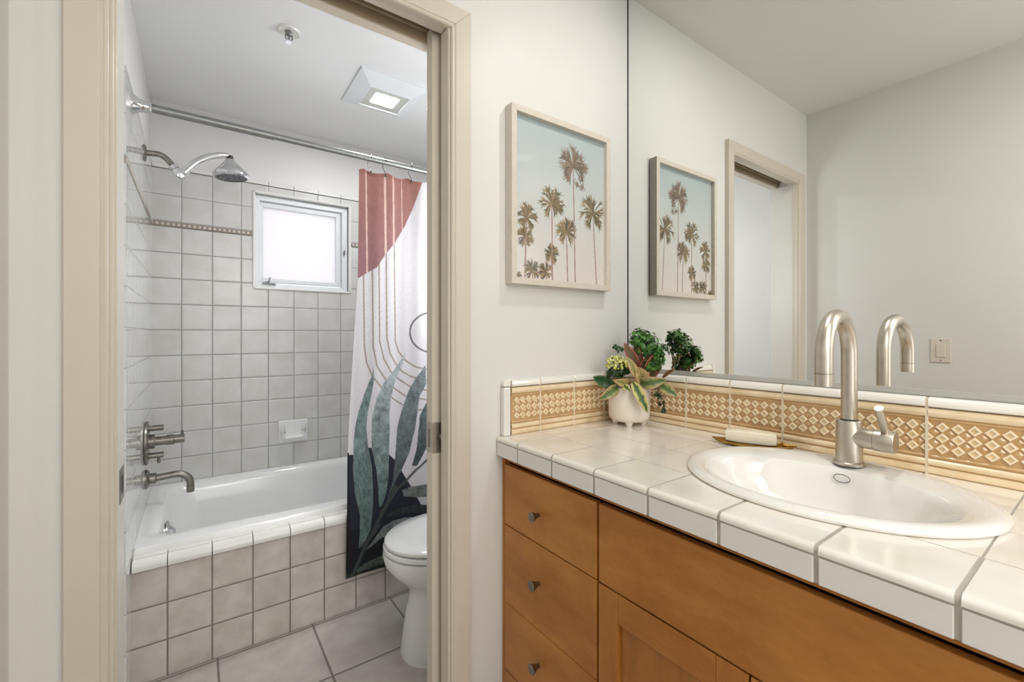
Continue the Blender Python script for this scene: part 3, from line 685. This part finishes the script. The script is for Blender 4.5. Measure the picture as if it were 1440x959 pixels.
# ------------------------------------------------------------------ mirror
mr = thing('wall_mirror', 'large frameless mirror covering the wall above the vanity', 'mirror', (1.35, .3, 1.03))
MZ = 1.038
b = MB(); b.box(1.3502, 1.3555, -1.2, 1.1245, MZ, 2.462); b.build('mirror_glass', 'mirror', mr)
b = MB(); b.box(1.3490, 1.3556, 1.1245, 1.1288, MZ, 2.462); b.build('gap_shade_strip', 'black', mr)  # black strip added as the shade in the gap at the wall corner
b = MB(); b.box(1.3440, 1.3500, -1.2, 1.1245, 1.0265, 1.0395); b.box(1.3440, 1.3556, -1.2, 1.1245, 1.0255, 1.028); b.build('bottom_channel', 'channel', mr, bevel=.0006)

# ------------------------------------------------------------------ counter
CT = .852; FXc = .745
ct = thing('countertop', 'cream tiled vanity countertop with rounded front edge', 'countertop', (.745, .4, .795))
CY0 = -.48
ys = [CY0] + [y for y in [.272 + .15 * k for k in range(-5, 6)] if CY0 + .01 < y < YA - .01] + [YA - .001]
xrow = [(.897, 1.044), (1.047, 1.194), (1.197, 1.3555)]
bt = MB(); g = .0016
for a, c in zip(ys[:-1], ys[1:]):
    gg = .0032
    for x0, x1 in xrow: bt.box(x0, x1, a + g, c - g, CT - .010, CT)
    pr = [(.8942, CT - .010), (.8942, CT), (FXc + .011, CT + .0006)]
    for k in range(1, 8):
        t = PI / 2 * k / 7; pr.append((FXc + .009 - .010 * math.sin(t), CT + .0006 - .010 + .010 * math.cos(t)))
    pr += [(FXc - .001, CT - .0125), (FXc + .01, CT - .0125), (FXc + .012, CT - .010)]
    bt.prism(pr, 'Y', a + gg, c - gg)
to = bt.build('tile_field', 'ctile', ct)
bg = MB(); prg = [(1.3555, CT - .05), (1.3555, CT - .0012), (FXc + .012, CT - .0006)]
for k in range(1, 8):
    t = PI / 2 * k / 7; prg.append((FXc + .0105 - .0095 * math.sin(t), CT - .0006 - .0095 + .0095 * math.cos(t)))
prg += [(FXc + .0018, .796), (FXc + .03, .796), (FXc + .03, CT - .05)]
bg.prism(prg, 'Y', CY0, YA - .001)
go = bg.build('grout_bed', 'grout', ct)
SX, SYc, SA, SB = 1.062, .380, .229, .270
cut = MB(); N = 72
cut.loft([[(SX + (SA - .018) * math.cos(2 * PI * k / N), SYc + (SB - .018) * math.sin(2 * PI * k / N), z) for k in range(N)] for z in (.70, .95)])
co_ = cut.build('cutter', 'grout')
for o in (to, go):
    md = o.modifiers.new('hole', 'BOOLEAN'); md.object = co_; md.operation = 'DIFFERENCE'; md.solver = 'EXACT'
dg = bpy.context.evaluated_depsgraph_get()
for o in (to, go):
    me = bpy.data.meshes.new_from_object(o.evaluated_get(dg)); o.modifiers.clear(); o.data = me
bpy.data.objects.remove(co_, do_unlink=True)
bv = to.modifiers.new('bevel', 'BEVEL'); bv.width = .0013; bv.segments = 2; bv.limit_method = 'ANGLE'; bv.angle_limit = math.radians(40)
bf = MB()
for a, c in zip(ys[:-1], ys[1:]): bf.box(FXc, FXc + .009, a + .0032, c - .0032, .795, CT - .0165)
bf.build('edge_tiles', 'cface', ct, bevel=.0015)

# backsplash
bs = thing('backsplash', 'tan and cream diamond relief tile backsplash with white cap', 'backsplash', (1.33, .9, CT))
BX, BY = 1.338, 1.117   # faces
def frame_b(org, along, outn):
    """returns f(s, n, z): s along the run, n out of the wall"""
    o_ = Vector(org); a_ = Vector(along); n_ = Vector(outn)
    return lambda s, n_v, z: tuple(o_ + a_ * s + n_v * n_ + Vector((0, 0, z)))
def prof_run(mb, fr, s0, s1, prof, mi):
    n = len(prof); vs = [fr(s0, p[0], p[1]) for p in prof] + [fr(s1, p[0], p[1]) for p in prof]
    mb.add(vs, [(j, (j + 1) % n, n + (j + 1) % n, n + j) for j in range(n)] + [tuple(range(n)), tuple(range(2 * n - 1, n - 1, -1))], mi, False)
def torus_rail(z0, z1, d, n=6):   # rounded rail
    pr = [(-.01, z0), (.0, z0)]
    for k in range(n + 1): a = PI * k / n; pr.append((d * math.sin(a), (z0 + z1) / 2 - (z1 - z0) / 2 * math.cos(a)))
    return pr + [(-.01, z1)]
band = MB(); cap = MB()
def splash(fr, joints, first_half):
    for a, c in zip(joints[:-1], joints[1:]):
        j0_, j1_ = a, c; a += .0024; c -= .0024
        prof_run(band, fr, a, c, [(-.01, CT), (.001, CT), (.001, 1.0), (-.01, 1.0)], 2)
        prof_run(band, fr, a, c, torus_rail(.853, .870, .006), 1)
        prof_run(band, fr, a, c, torus_rail(.872, .887, .0075), 1)
        prof_run(band, fr, a, c, torus_rail(.889, .896, .004), 0)
        prof_run(band, fr, a, c, torus_rail(.973, .978, .0035), 0)
        prof_run(band, fr, a, c, torus_rail(.980, 1.0, .0075), 1)
        n = max(1, round((j1_ - j0_) / .025)); st = (j1_ - j0_) / n
        zc = [.9115, .9355, .9595]; hd = .0117; hw = st * .475
        for i in range(0, n + 1):
            for z in zc:
                s = j0_ + st * i
                for lay, dep, mi in ((1.0, .0048, 3), (.0, 0, 0)):
                    if not lay: continue
                    if i == n or (i == 0 and s < hw + joints[0]): continue
                    R0 = [(s - hw, z), (s, z - hd), (s + hw, z), (s, z + hd)]
                    def rg(k, dd): return [fr(s + (p[0] - s) * k, dd, z + (p[1] - z) * k) for p in R0]
                    band.loft([rg(1, .0008), rg(.88, .0045), rg(.56, .0045)], 3, cap0=False, cap1=False, smooth=False)
                    band.loft([rg(.56, .0045), rg(.44, .0032)], 4, cap0=False, cap1=True, smooth=False)
            # low studs between
            if 0 <= i < n:
                for z in (.9235, .9475):
                    s = j0_ + st * (i + .5); R0 = [(s - hw * .62, z), (s, z - hd * .62), (s + hw * .62, z), (s, z + hd * .62)]
                    def rg2(k, dd): return [fr(s + (p[0] - s) * k, dd, z + (p[1] - z) * k) for p in R0]
                    band.loft([rg2(1, .001), rg2(.4, .0032)], 0, cap0=False, cap1=True, smooth=False)
        prof_run(band, fr, c, c + .0048, [(-.01, CT), (.0052, CT), (.0052, 1.004), (.0046, 1.0225), (-.01, 1.0235)], 6)
        prof_run(cap, fr, a, c, [(-.012, 1.003), (.006, 1.003), (.0085, 1.006), (.0085, 1.012), (.007, 1.018), (.003, 1.0225), (-.003, 1.0245), (-.0165, 1.0250)], 0)
frA = frame_b((0, BY, 0), (1, 0, 0), (0, -1, 0))
frB = frame_b((BX, 0, 0), (0, 1, 0), (-1, 0, 0))
jB = [-.48] + [.268 + .15 * k for k in range(-4, 6)] + [1.113]
jA = [.788, .904, 1.054, 1.204, 1.332]
splash(frA, jA, 0); splash(frB, jB, 0)
# grout behind
band.box(.785, BX + .012, BY + .002, YA - .0005, CT, 1.022, 5); band.box(BX + .002, 1.3555, -.48, YA - .014, CT, 1.020, 5)
band.build('relief_band', ['tan', 'tanrail', 'tandark', 'cream', 'creamin', 'grout', 'jointgrout'], bs)
cap.build('cap_tiles', 'captile', bs, bevel=.001)
b = MB(); b.box(.759, .7855, BY - .008, YA - .0005, CT + .001, 1.002); b.build('end_trim', 'cface', bs, bevel=.004, seg=3)
b = MB(); prp = [(.7855, 1.004), (.759, 1.004)]
for k in range(1, 8): a = PI / 2 * k / 7; prp.append((.759 + .018 * (1 - math.cos(a)), 1.008 + .018 * math.sin(a)))
prp.append((.7855, 1.026)); b.prism(prp, 'Y', BY - .008, YA - .0005); b.build('end_cap', 'captile', bs, bevel=.003)

# ------------------------------------------------------------------ cabinet
CFX = .765
vc = thing('vanity_cabinet', 'honey maple vanity cabinet under the tiled counter', 'cabinet', (.78, .4, 0))
b = MB(); b.box(.786, 1.350, 1.110, 1.128, .10, .793); b.box(.786, 1.350, -.47, -.452, .10, .793); b.box(.786, 1.350, -.452, 1.11, .10, .118); b.box(1.342, 1.352, -.452, 1.11, .118, .793); b.box(.786, 1.342, .7285, .7305, .118, .775); b.box(.7862, .80, -.452, 1.11, .5835, .5865); b.box(.83, .85, -.47, 1.128, 0, .10); b.build('carcass', 'wood_dark', vc)
b = MB(); b.box(.7665, .785, 1.117, 1.1285, .09, .794); b.box(.7665, .785, -.47, 1.117, .09, .140); b.box(.776, .786, -.47, 1.128, .775, .7945); b.build('face_stiles', 'woodZ', vc, bevel=.001)
def knob(y, z, par):
    b = MB(); b.lathe([(.006, 0), (.0055, .006), (.007, .009), (.0135, .024), (.0142, .027), (.0125, .0285), (0, .0288)], (CFX, y, z), (-1, 0, 0), 24)
    return b.build('knob', 'pewter', par)
for (z0, z1, zk) in ((.5865, .768, .667), (.349, .5835, .479), (.1435, .3475, .253)):
    for (ya, yb, yk) in ((.7325, 1.1145, .948), (-.36, .024, -.16)):
        b = MB(); b.box(CFX, .7845, ya, yb, z0, z1); d = b.build('drawer', 'woodY', vc, bevel=.0025, seg=2); knob(yk, zk, d)
b = MB(); b.box(CFX, .7845, .028, .7255, .5865, .768); b.build('false_front', 'woodY', vc, bevel=.0025)
for (ya, yb, ky) in ((.380, .7255, .41), (.028, .376, .346)):
    z0, z1 = .1435, .5825; st = .058
    b = MB(); b.box(CFX, .7845, ya, ya + st, z0, z1, 1); b.box(CFX, .7845, yb - st, yb, z0, z1, 1); b.box(CFX, .7845, ya + st + .0004, yb - st - .0004, z1 - .066, z1, 0); b.box(CFX, .7845, ya + st + .0004, yb - st - .0004, z0, z0 + .066, 0)
    d = b.build('cabinet_door', ['woodY', 'woodZ'], vc, bevel=.0014)
    b = MB(); b.box(.775, .782, ya + st - .004, yb - st + .004, z0 + .06, z1 - .06); b.build('door_panel', 'woodP', d)
    knob(ky, .47, d) if z1 < 0 else None

# ------------------------------------------------------------------ sink
sk = thing('sink', 'white oval drop-in sink in the tiled counter', 'sink', (SX, SYc, CT))
def ell(cx_, a_, b_, z, n=80, sq=1.0): return [(cx_ + a_ * math.cos(2 * PI * k / n), SYc + b_ * math.sin(2 * PI * k / n), z) for k in range(n)]
b = MB()
bc = SX - .026
rings = [ell(SX, SA - .006, SB - .006, CT - .0005), ell(SX, SA - .001, SB - .001, CT + .003), ell(SX, SA, SB, CT + .007), ell(SX, SA - .003, SB - .003, CT + .012), ell(SX, SA - .010, SB - .010, CT + .0155), ell(SX - .002, SA - .022, SB - .022, CT + .0165),
         ell(SX - .010, SA - .037, SB - .034, CT + .0145), ell(bc + .008, .176, .222, CT + .0115), ell(bc, .163, .214, CT + .006), ell(bc, .153, .205, CT - .008), ell(bc, .146, .197, CT - .03), ell(bc, .134, .180, CT - .065), ell(bc, .112, .150, CT - .098), ell(bc, .078, .10, CT - .122), ell(bc, .03, .03, CT - .132), ell(bc, .02, .02, CT - .134)]
b.loft(rings, cap0=False); b.build('basin', 'porcelain', sk)
b = MB(); b.lathe([(.022, 0), (.022, .003), (.012, .004), (0, .004)], (bc, SYc, CT - .133), (0, 0, 1), 24); b.build('drain', 'nickel', sk)
# overflow ring on the far bowl wall
b = MB(); c0 = Vector((bc + .1475, SYc, CT - .012)); ya_ = Vector((0, 1, 0)); za_ = Vector((.18, 0, .98)).normalized(); na_ = Vector((-.98, 0, .18))
pts = [c0 + na_ * .0012 + ya_ * (.0155 * math.cos(t)) + za_ * (.0085 * math.sin(t)) for t in [2 * PI * k / 28 for k in range(29)]]
b.tube(pts, .0011, 8); o = b.build('overflow_ring', 'chrome_dull', sk)
# ------------------------------------------------------------------ faucet
fc = thing('faucet', 'brushed nickel gooseneck faucet behind the oval sink', 'faucet', (1.227, .38, CT + .014))
BZ = CT + .0135; fx, fy = 1.228, .380
b = MB(); b.lathe([(.031, 0), (.031, .005), (.0285, .0075), (.0258, .0085), (.0258, .1), (.025, .1015), (.0165, .102)], (fx, fy, BZ), (0, 0, 1), 40); b.build('body', 'nickel', fc)
b = MB(); zt_ = 1.118; rx = .086; dirx = Vector((-1, -.055, 0)).normalized()
pts = [Vector((fx, fy, BZ + .10)), Vector((fx, fy, 1.03)), Vector((fx, fy, zt_))]
for k in range(1, 21):
    a = PI * k / 20; pts.append(Vector((fx, fy, zt_)) + dirx * (rx - rx * math.cos(a)) + Vector((0, 0, rx * math.sin(a))))
e = pts[-1]; pts.append(e + Vector((0, 0, -.036)))
b.tube(pts, .0160, 28); b.build('gooseneck_spout', 'nickel', fc)
b = MB(); b.tube([e + Vector((0, 0, -.034)), e + Vector((0, 0, -.036)), e + Vector((0, 0, -.0362)), e + Vector((0, 0, -.060))], [.0152, .0152, .0162, .0162], 28); b.build('aerator', 'nickel', fc)
b = MB(); b.tube([e + Vector((0, 0, -.0335)), e + Vector((0, 0, -.0352))], .0163, 28); b.build('aerator_seam', 'pewter', fc)
b = MB(); b.tube([Vector((fx, fy, BZ + .1)), Vector((fx, fy, BZ + .104))], .0170, 28); b.build('collar_seal', 'black', fc)
b = MB(); hz = .930
b.tube([(fx, fy - .01, hz), (fx, fy - .047, hz)], .0225, 32); b.tube([(fx, fy - .0465, hz), (fx, fy - .0485, hz)], .0205, 32); b.tube([(fx, fy - .0485, hz), (fx, fy - .0825, hz), (fx, fy - .084, hz)], [.0240, .0240, .0230], 32); b.build('handle_barrel', 'nickel', fc)
b = MB(); b.tube([(fx, fy - .068, hz + .018), (fx - .016, fy - .068, hz + .034), (fx - .050, fy - .068, hz + .078)], [.0082, .0082, .0082], 20); b.build('lever', 'nickel', fc)

# ------------------------------------------------------------------ soap on a brass leaf dish
d0, d1 = Vector((1.222, .712, CT)), Vector((1.296, .515, CT)); dm = (d0 + d1) / 2; dv = (d1 - d0).normalized(); dn = Vector((-dv.y, dv.x, 0)); Ld = (d1 - d0).length / 2
sdh = thing('brass_soap_dish', 'slim brass leaf shaped dish behind the sink rim', 'soap dish', tuple(dm))
b = MB(); rings = []
for (k, z) in ((.70, .0005), (.92, .004), (1.0, .0105), (.98, .0115), (.8, .006), (.5, .0045)):
    rg = []
    for i in range(40):
        t = 2 * PI * i / 40; c, s_ = math.cos(t), math.sin(t); u = c * Ld * k; wv = s_ * abs(s_) ** .15 * .036 * k * (1 - .25 * abs(c) ** 3)
        rg.append(tuple(dm + dv * u + dn * wv + Vector((0, 0, z + .004 * abs(c) ** 4))))
    rings.append(rg)
b.loft(rings); b.build('dish', 'brass', sdh)
b = MB(); b.tube([dm + dv * (Ld * .80) + Vector((0, 0, .010)), dm + dv * (Ld * .66) + dn * .004 + Vector((0, 0, .020)), dm + dv * (Ld * .70) + dn * .010 + Vector((0, 0, .011))], [.0025, .003, .002], 10)
b.tube([dm + dv * (Ld * .70) + Vector((0, 0, .014)), dm + dv * (Ld * .98) + Vector((0, 0, .016))], [.0035, .0015], 10); b.build('leaf_stem', 'brass', sdh)
b = MB(); hl, hw_ = .062, .019; rings = []
ctr = dm - dv * .004
for k in range(9):
    s_ = -1 + 2 * k / 8; e_ = .86 if abs(s_) > .99 else (.97 if abs(s_) > .7 else 1); rg = []
    for i in range(20):
        t = 2 * PI * i / 20; cu_, su = math.cos(t), math.sin(t); q_ = .22
        rg.append(tuple(ctr + dv * (hl * (s_ if abs(s_) < .99 else s_)) + dn * (hw_ * e_ * math.copysign(abs(cu_) ** q_, cu_)) + Vector((0, 0, .0265 + .0165 * e_ * math.copysign(abs(su) ** q_, su)))))
    rings.append(rg)
b.loft(rings); tag(b.build('soap_bar', 'soap'), 'cream bar of soap lying on the brass dish', 'soap')

# ------------------------------------------------------------------ light switch on the left wall (seen in the mirror)
sw = thing('light_switch', 'almond rocker light switch plate seen in the mirror', 'light switch', (XL, .545, 1.085))
b = MB(); b.box(XL, XL + .005, .508, .580, 1.027, 1.145); b.build('plate', 'plate', sw, bevel=.002)
b = MB(); b.box(XL + .004, XL + .0085, .527, .561, 1.053, 1.119); b.build('rocker', 'plate', sw, bevel=.002)
for z in (1.037, 1.135):
    b = MB(); b.lathe([(.003, 0), (.003, .0012), (0, .0015)], (XL + .005, .544, z), (1, 0, 0), 12); b.build('screw', 'pewter', sw)

# ------------------------------------------------------------------ potted plant
px0, py0 = 1.226, 1.018
pp = thing('potted_plant', 'mixed succulents in a footed cream pot in the counter corner', 'plant', (px0, py0, CT))
b = MB(); b.lathe([(.0, .014), (.052, .014), (.062, .018), (.068, .028), (.070, .045), (.0705, .128), (.069, .132), (.066, .130), (.065, .118)], (px0, py0, CT), (0, 0, 1), 48); pot = b.build('pot', 'pot', pp)
for k in range(4):
    a = PI * .22 + k * PI / 2; b = MB(); b.lathe([(.008, 0), (.0105, .004), (.014, .02), (.013, .026)], (px0 + .046 * math.cos(a), py0 + .046 * math.sin(a), CT), (0, 0, 1), 18); b.build('foot', 'pot', pot)
b = MB(); b.lathe([(.066, .116), (.05, .122), (.0, .126)], (px0, py0, CT), (0, 0, 1), 32); b.build('soil', 'soil', pp)
M['leafv'] = vcol('variegated_leaf', .38, trans=.15, tex=60)
WP = 1.52
def clampv(v):
    v.x = min(v.x, 1.343); v.y = min(v.y, 1.122)
    if v.z > CT and v.z < 1.036: v.x = min(v.x, 1.324); v.y = min(v.y, 1.105)
    return v
def leaf(base_px, tip_px, wpx, palette, d0_=0, d1_=0, arch=.2, fold=.25, name='leaf'):
    a = atW(*base_px, WP + d0_); t = atW(*tip_px, WP + d1_); L = (t - a).length; wd = wpx * WP / F_PX
    view = Vector((SY, CY, 0)); dirv = (t - a).normalized(); side = dirv.cross(-view)
    if side.length < .1: side = Vector((CY, -SY, 0))
    side.normalize(); up = side.cross(dirv).normalized()
    if up.z < 0 and abs(up.z) > .3: up = -up
    n, m = 13, 9; vs, cs = [], []
    mid, mar, rim = palette
    for i in range(n):
        s_ = i / (n - 1); wid = wd * .5 * (math.sin(PI * min(1, s_ * .93 + .07) ** .85) ** .8 if s_ < 1 else .02) + .0004
        c0 = a + (t - a) * s_ + up * (arch * L * math.sin(PI * s_))
        for j in range(m):
            q_ = -1 + 2 * j / (m - 1)
            p = c0 + side * (wid * q_) + up * (fold * wid * abs(q_) ** 1.5); vs.append(tuple(clampv(p)))
            ed = abs(q_) + .10 * math.sin(s_ * 19 + j); c = mid if ed < .45 else (mar if ed < .86 else rim)
            if s_ > .94: c = rim
            j_ = R.uniform(.9, 1.1); cs.append(tuple(v * j_ for v in lin(c)))
    fs = [(i * m + j, i * m + j + 1, (i + 1) * m + j + 1, (i + 1) * m + j) for i in range(n - 1) for j in range(m - 1)]
    b = MB(); b.add(vs, fs, 0, True, cs); o = b.build(name, 'leafv', pp, normals=False)
    so = o.modifiers.new('thick', 'SOLIDIFY'); so.thickness = .0016; so.offset = 0
    return o
RED = ((98, 84, 52), (136, 84, 56), (190, 112, 84)); RED2 = ((112, 92, 52), (150, 88, 56), (206, 128, 88)); VAR = ((70, 98, 42), (212, 204, 128), (222, 196, 150)); GRN = ((44, 84, 44), (60, 102, 54), (120, 140, 86)); BEI = ((150, 142, 84), (196, 176, 116), (200, 140, 100)); GP = ((96, 118, 66), (168, 166, 112), (214, 166, 132))
LF = [((897, 521), (877.6, 481.7), 15, RED, 0, -.005, .05), ((899, 518), (892.6, 480), 13, RED2, .01, .01, .08), ((901, 524), (922, 500), 17, RED, -.01, -.04, .12), ((908, 522), (928, 492), 14, RED, -.03, -.055, .05), ((896, 538), (938, 534), 17, GP, -.02, -.055, .34), ((906, 540), (897, 516), 20, BEI, -.03, -.035, .05),
      ((928, 541), (953, 558), 15, GP, -.05, -.095, .14), ((890, 538), (911, 581), 15, VAR, -.055, -.085, .10), ((876, 541), (887, 551), 9, VAR, -.05, -.07, .1), ((869, 543), (841, 562), 15, GP, -.03, -.055, .16), ((864, 543), (834, 530), 16, GRN, -.01, -.02, -.14),
      ((884, 540), (862.5, 535), 11, BEI, -.04, -.06, .12), ((898, 534), (880, 500), 12, BEI, -.03, -.03, .1), ((932, 531), (948.5, 519), 5, RED2, -.04, -.08, .1), ((893, 522), (885, 490), 11, RED, .02, .03, .05), ((900, 528), (912, 498), 12, GRN, .02, .02, .1),
      ((884, 526), (874, 508), 11, GRN, 0, 0, .1), ((915, 533), (930, 512), 11, RED, -.02, -.05, .1)]
for q_ in LF: leaf(*q_)
# bushy green part
def cluster(name, cpts, n, size, cols, seed):
    rr = random.Random(seed); b = MB()
    for _ in range(n):
        (cx_, cy_, dd, rx_, ry_, rz_) = rr.choice(cpts); c = atW(cx_, cy_, WP + dd)
        th, ph_ = rr.uniform(0, 2 * PI), math.acos(rr.uniform(-.6, 1)); rad = rr.uniform(.55, 1.0)
        nrm = Vector((math.sin(ph_) * math.cos(th), math.sin(ph_) * math.sin(th), math.cos(ph_)))
        p = c + Vector((nrm.x * rx_, nrm.y * ry_, nrm.z * rz_)) * rad
        nn = (nrm + Vector((rr.uniform(-.5, .5), rr.uniform(-.5, .5), rr.uniform(-.1, .7)))).normalized()
        a = nn.cross(Vector((rr.uniform(-1, 1), rr.uniform(-1, 1), .3))).normalized(); e_ = nn.cross(a); s_ = size * rr.uniform(.7, 1.3)
        # three-lobed leaflet
        lobes = [(0, 0, 0), (.55, .25, .1), (.35, .75, .05), (.75, 1.0, -.12), (.25, 1.1, 0), (0, 1.55, -.2), (-.25, 1.1, 0), (-.75, 1.0, -.12), (-.35, .75, .05), (-.55, .25, .1)]
        vs = [tuple(clampv(p + a * (u * s_) + e_ * ((v - .7) * s_) + nn * (h * s_))) for u, v, h in lobes]
        col = lin(rr.choice(cols)); j_ = rr.uniform(.75, 1.2); b.add(vs, [tuple(range(10))], 0, False, [tuple(v * j_ for v in col)] * 10)
    return b.build(name, 'leafv', pp, normals=False)
GR = [(58, 106, 36), (76, 130, 46), (46, 90, 32), (96, 150, 60), (66, 118, 42)]
cluster('leafy_foliage', [(907, 486, .0, .050, .042, .062), (917, 491, -.02, .038, .032, .054), (899, 478, .01, .038, .036, .045), (926, 503, -.06, .018, .022, .038), (918, 514, -.03, .03, .03, .03)], 640, .0100, GR, 5)
cluster('leafy_foliage', [(872, 492, .05, .022, .015, .012), (866, 489, .05, .016, .012, .010)], 30, .0085, [(84, 116, 78), (60, 96, 56)], 6)
cluster('leafy_foliage', [(866, 524, -.01, .040, .03, .026)], 110, .011, [(44, 72, 32), (58, 92, 42), (34, 58, 28)], 8)
cluster('trailing_vine', [(921, 545, -.045, .02, .02, .018), (926, 556, -.055, .016, .016, .022), (931, 568, -.06, .013, .012, .02), (933, 578, -.062, .008, .008, .013)], 130, .0058, [(44, 62, 30), (60, 82, 38), (36, 50, 28), (84, 98, 50)], 9)
b = MB(); rr = random.Random(4)
for _ in range(150):
    th, ph_ = rr.uniform(0, 2 * PI), math.acos(rr.uniform(-.1, 1)); c = atW(867, 516, WP - .02)
    p = c + Vector((math.sin(ph_) * math.cos(th) * .040, math.sin(ph_) * math.sin(th) * .036, math.cos(ph_) * .038)) * rr.uniform(.88, 1.02)
    p = clampv(p); r_ = rr.uniform(.0030, .0052); d = (p - c).normalized(); col = lin(rr.choice([(214, 216, 112), (228, 228, 150), (190, 196, 92), (236, 236, 184)]))
    prof = [(.2 * r_, -r_), (.8 * r_, -.5 * r_), (r_, 0), (.75 * r_, .6 * r_), (.1 * r_, r_)]
    k0 = len(b.v); b.lathe(prof, p, d, 8); b.c[k0:] = [col] * (len(b.v) - k0)
o = b.build('flower_cluster', 'leafv', pp); o['label'] = 'dome of tiny yellow-green flower buds'

# ------------------------------------------------------------------ lights
def area(name, loc, rot, sx, sy, power, col, shape='RECTANGLE'):
    l = bpy.data.lights.new(name, 'AREA'); l.energy = power; l.color = col; l.shape = shape; l.size = sx; l.size_y = sy
    o = bpy.data.objects.new(name, l); COL.objects.link(o); o.location = loc; o.rotation_euler = rot; return o
warm = (1.0, .975, .93)
def point(name, loc, r, power, col):
    l = bpy.data.lights.new(name, 'POINT'); l.energy = power; l.color = col; l.shadow_soft_size = r
    o = bpy.data.objects.new(name, l); COL.objects.link(o); o.location = loc; return o
area('vanity_downlight_lamp', (1.15, .48, ZC - .012), (0, 0, 0), .11, .11, 6.2, warm, 'DISK')
area('vanity_downlight_lamp', (.75, -.35, ZC - .012), (0, 0, 0), .15, .15, 4.5, warm, 'DISK')
area('vanity_ceiling_fill', (.45, -.8, ZC - .03), (0, 0, 0), .6, .6, 5.5, (1.0, .985, .965))  # added soft fill behind the camera, no fixture there
point('vanity_bounce_fill', (.5, -.8, 1.8), .2, 16, (1.0, .985, .965))  # added fill in mid-air, stands in for bounced light
area('rear_fill', (.4, YS + .02, 1.3), (math.radians(90), 0, math.radians(0)), 1.0, 1.9, 11, (.98, .99, 1.0))  # added fill panel in front of the closed rear wall
area('bath_panel_lamp', (.72, 2.055, ZCB - .034), (0, 0, 0), .11, .1, 7, (.955, .98, 1.0))
point('bath_fill', (1.1, 1.56, 1.5), .14, 11, (.955, .98, 1.0))  # added out-of-view fill to brighten the bath, no fixture there

wd = bpy.data.worlds.new('World'); sc.world = wd; wd.use_nodes = True
bg_ = wd.node_tree.nodes['Background']; bg_.inputs[0].default_value = (1.0, .985, .995, 1); bg_.inputs[1].default_value = 1.4

# ------------------------------------------------------------------ camera
cam = bpy.data.cameras.new('Camera'); co = bpy.data.objects.new('Camera', cam); COL.objects.link(co); sc.camera = co
cam.sensor_fit = 'HORIZONTAL'; cam.sensor_width = 36; cam.lens = F_PX / 1440 * 36; cam.clip_start = .01
cam.shift_x = 0; cam.shift_y = -(479.5 - HOR) / 1440
co.location = (0, 0, CAM_H); co.rotation_euler = (PI / 2, 0, -YAW)
sc.view_settings.view_transform = 'Standard'; sc.view_settings.look = 'None'; sc.view_settings.exposure = 0; sc.view_settings.gamma = 1
sc.view_settings.use_curve_mapping = False
sc.cycles.max_bounces = 12; sc.cycles.diffuse_bounces = 6; sc.cycles.glossy_bounces = 6; sc.cycles.transmission_bounces = 6
sc.cycles.caustics_reflective = False; sc.cycles.caustics_refractive = False
sc.cycles.use_denoising = True; sc.cycles.sample_clamp_indirect = 6
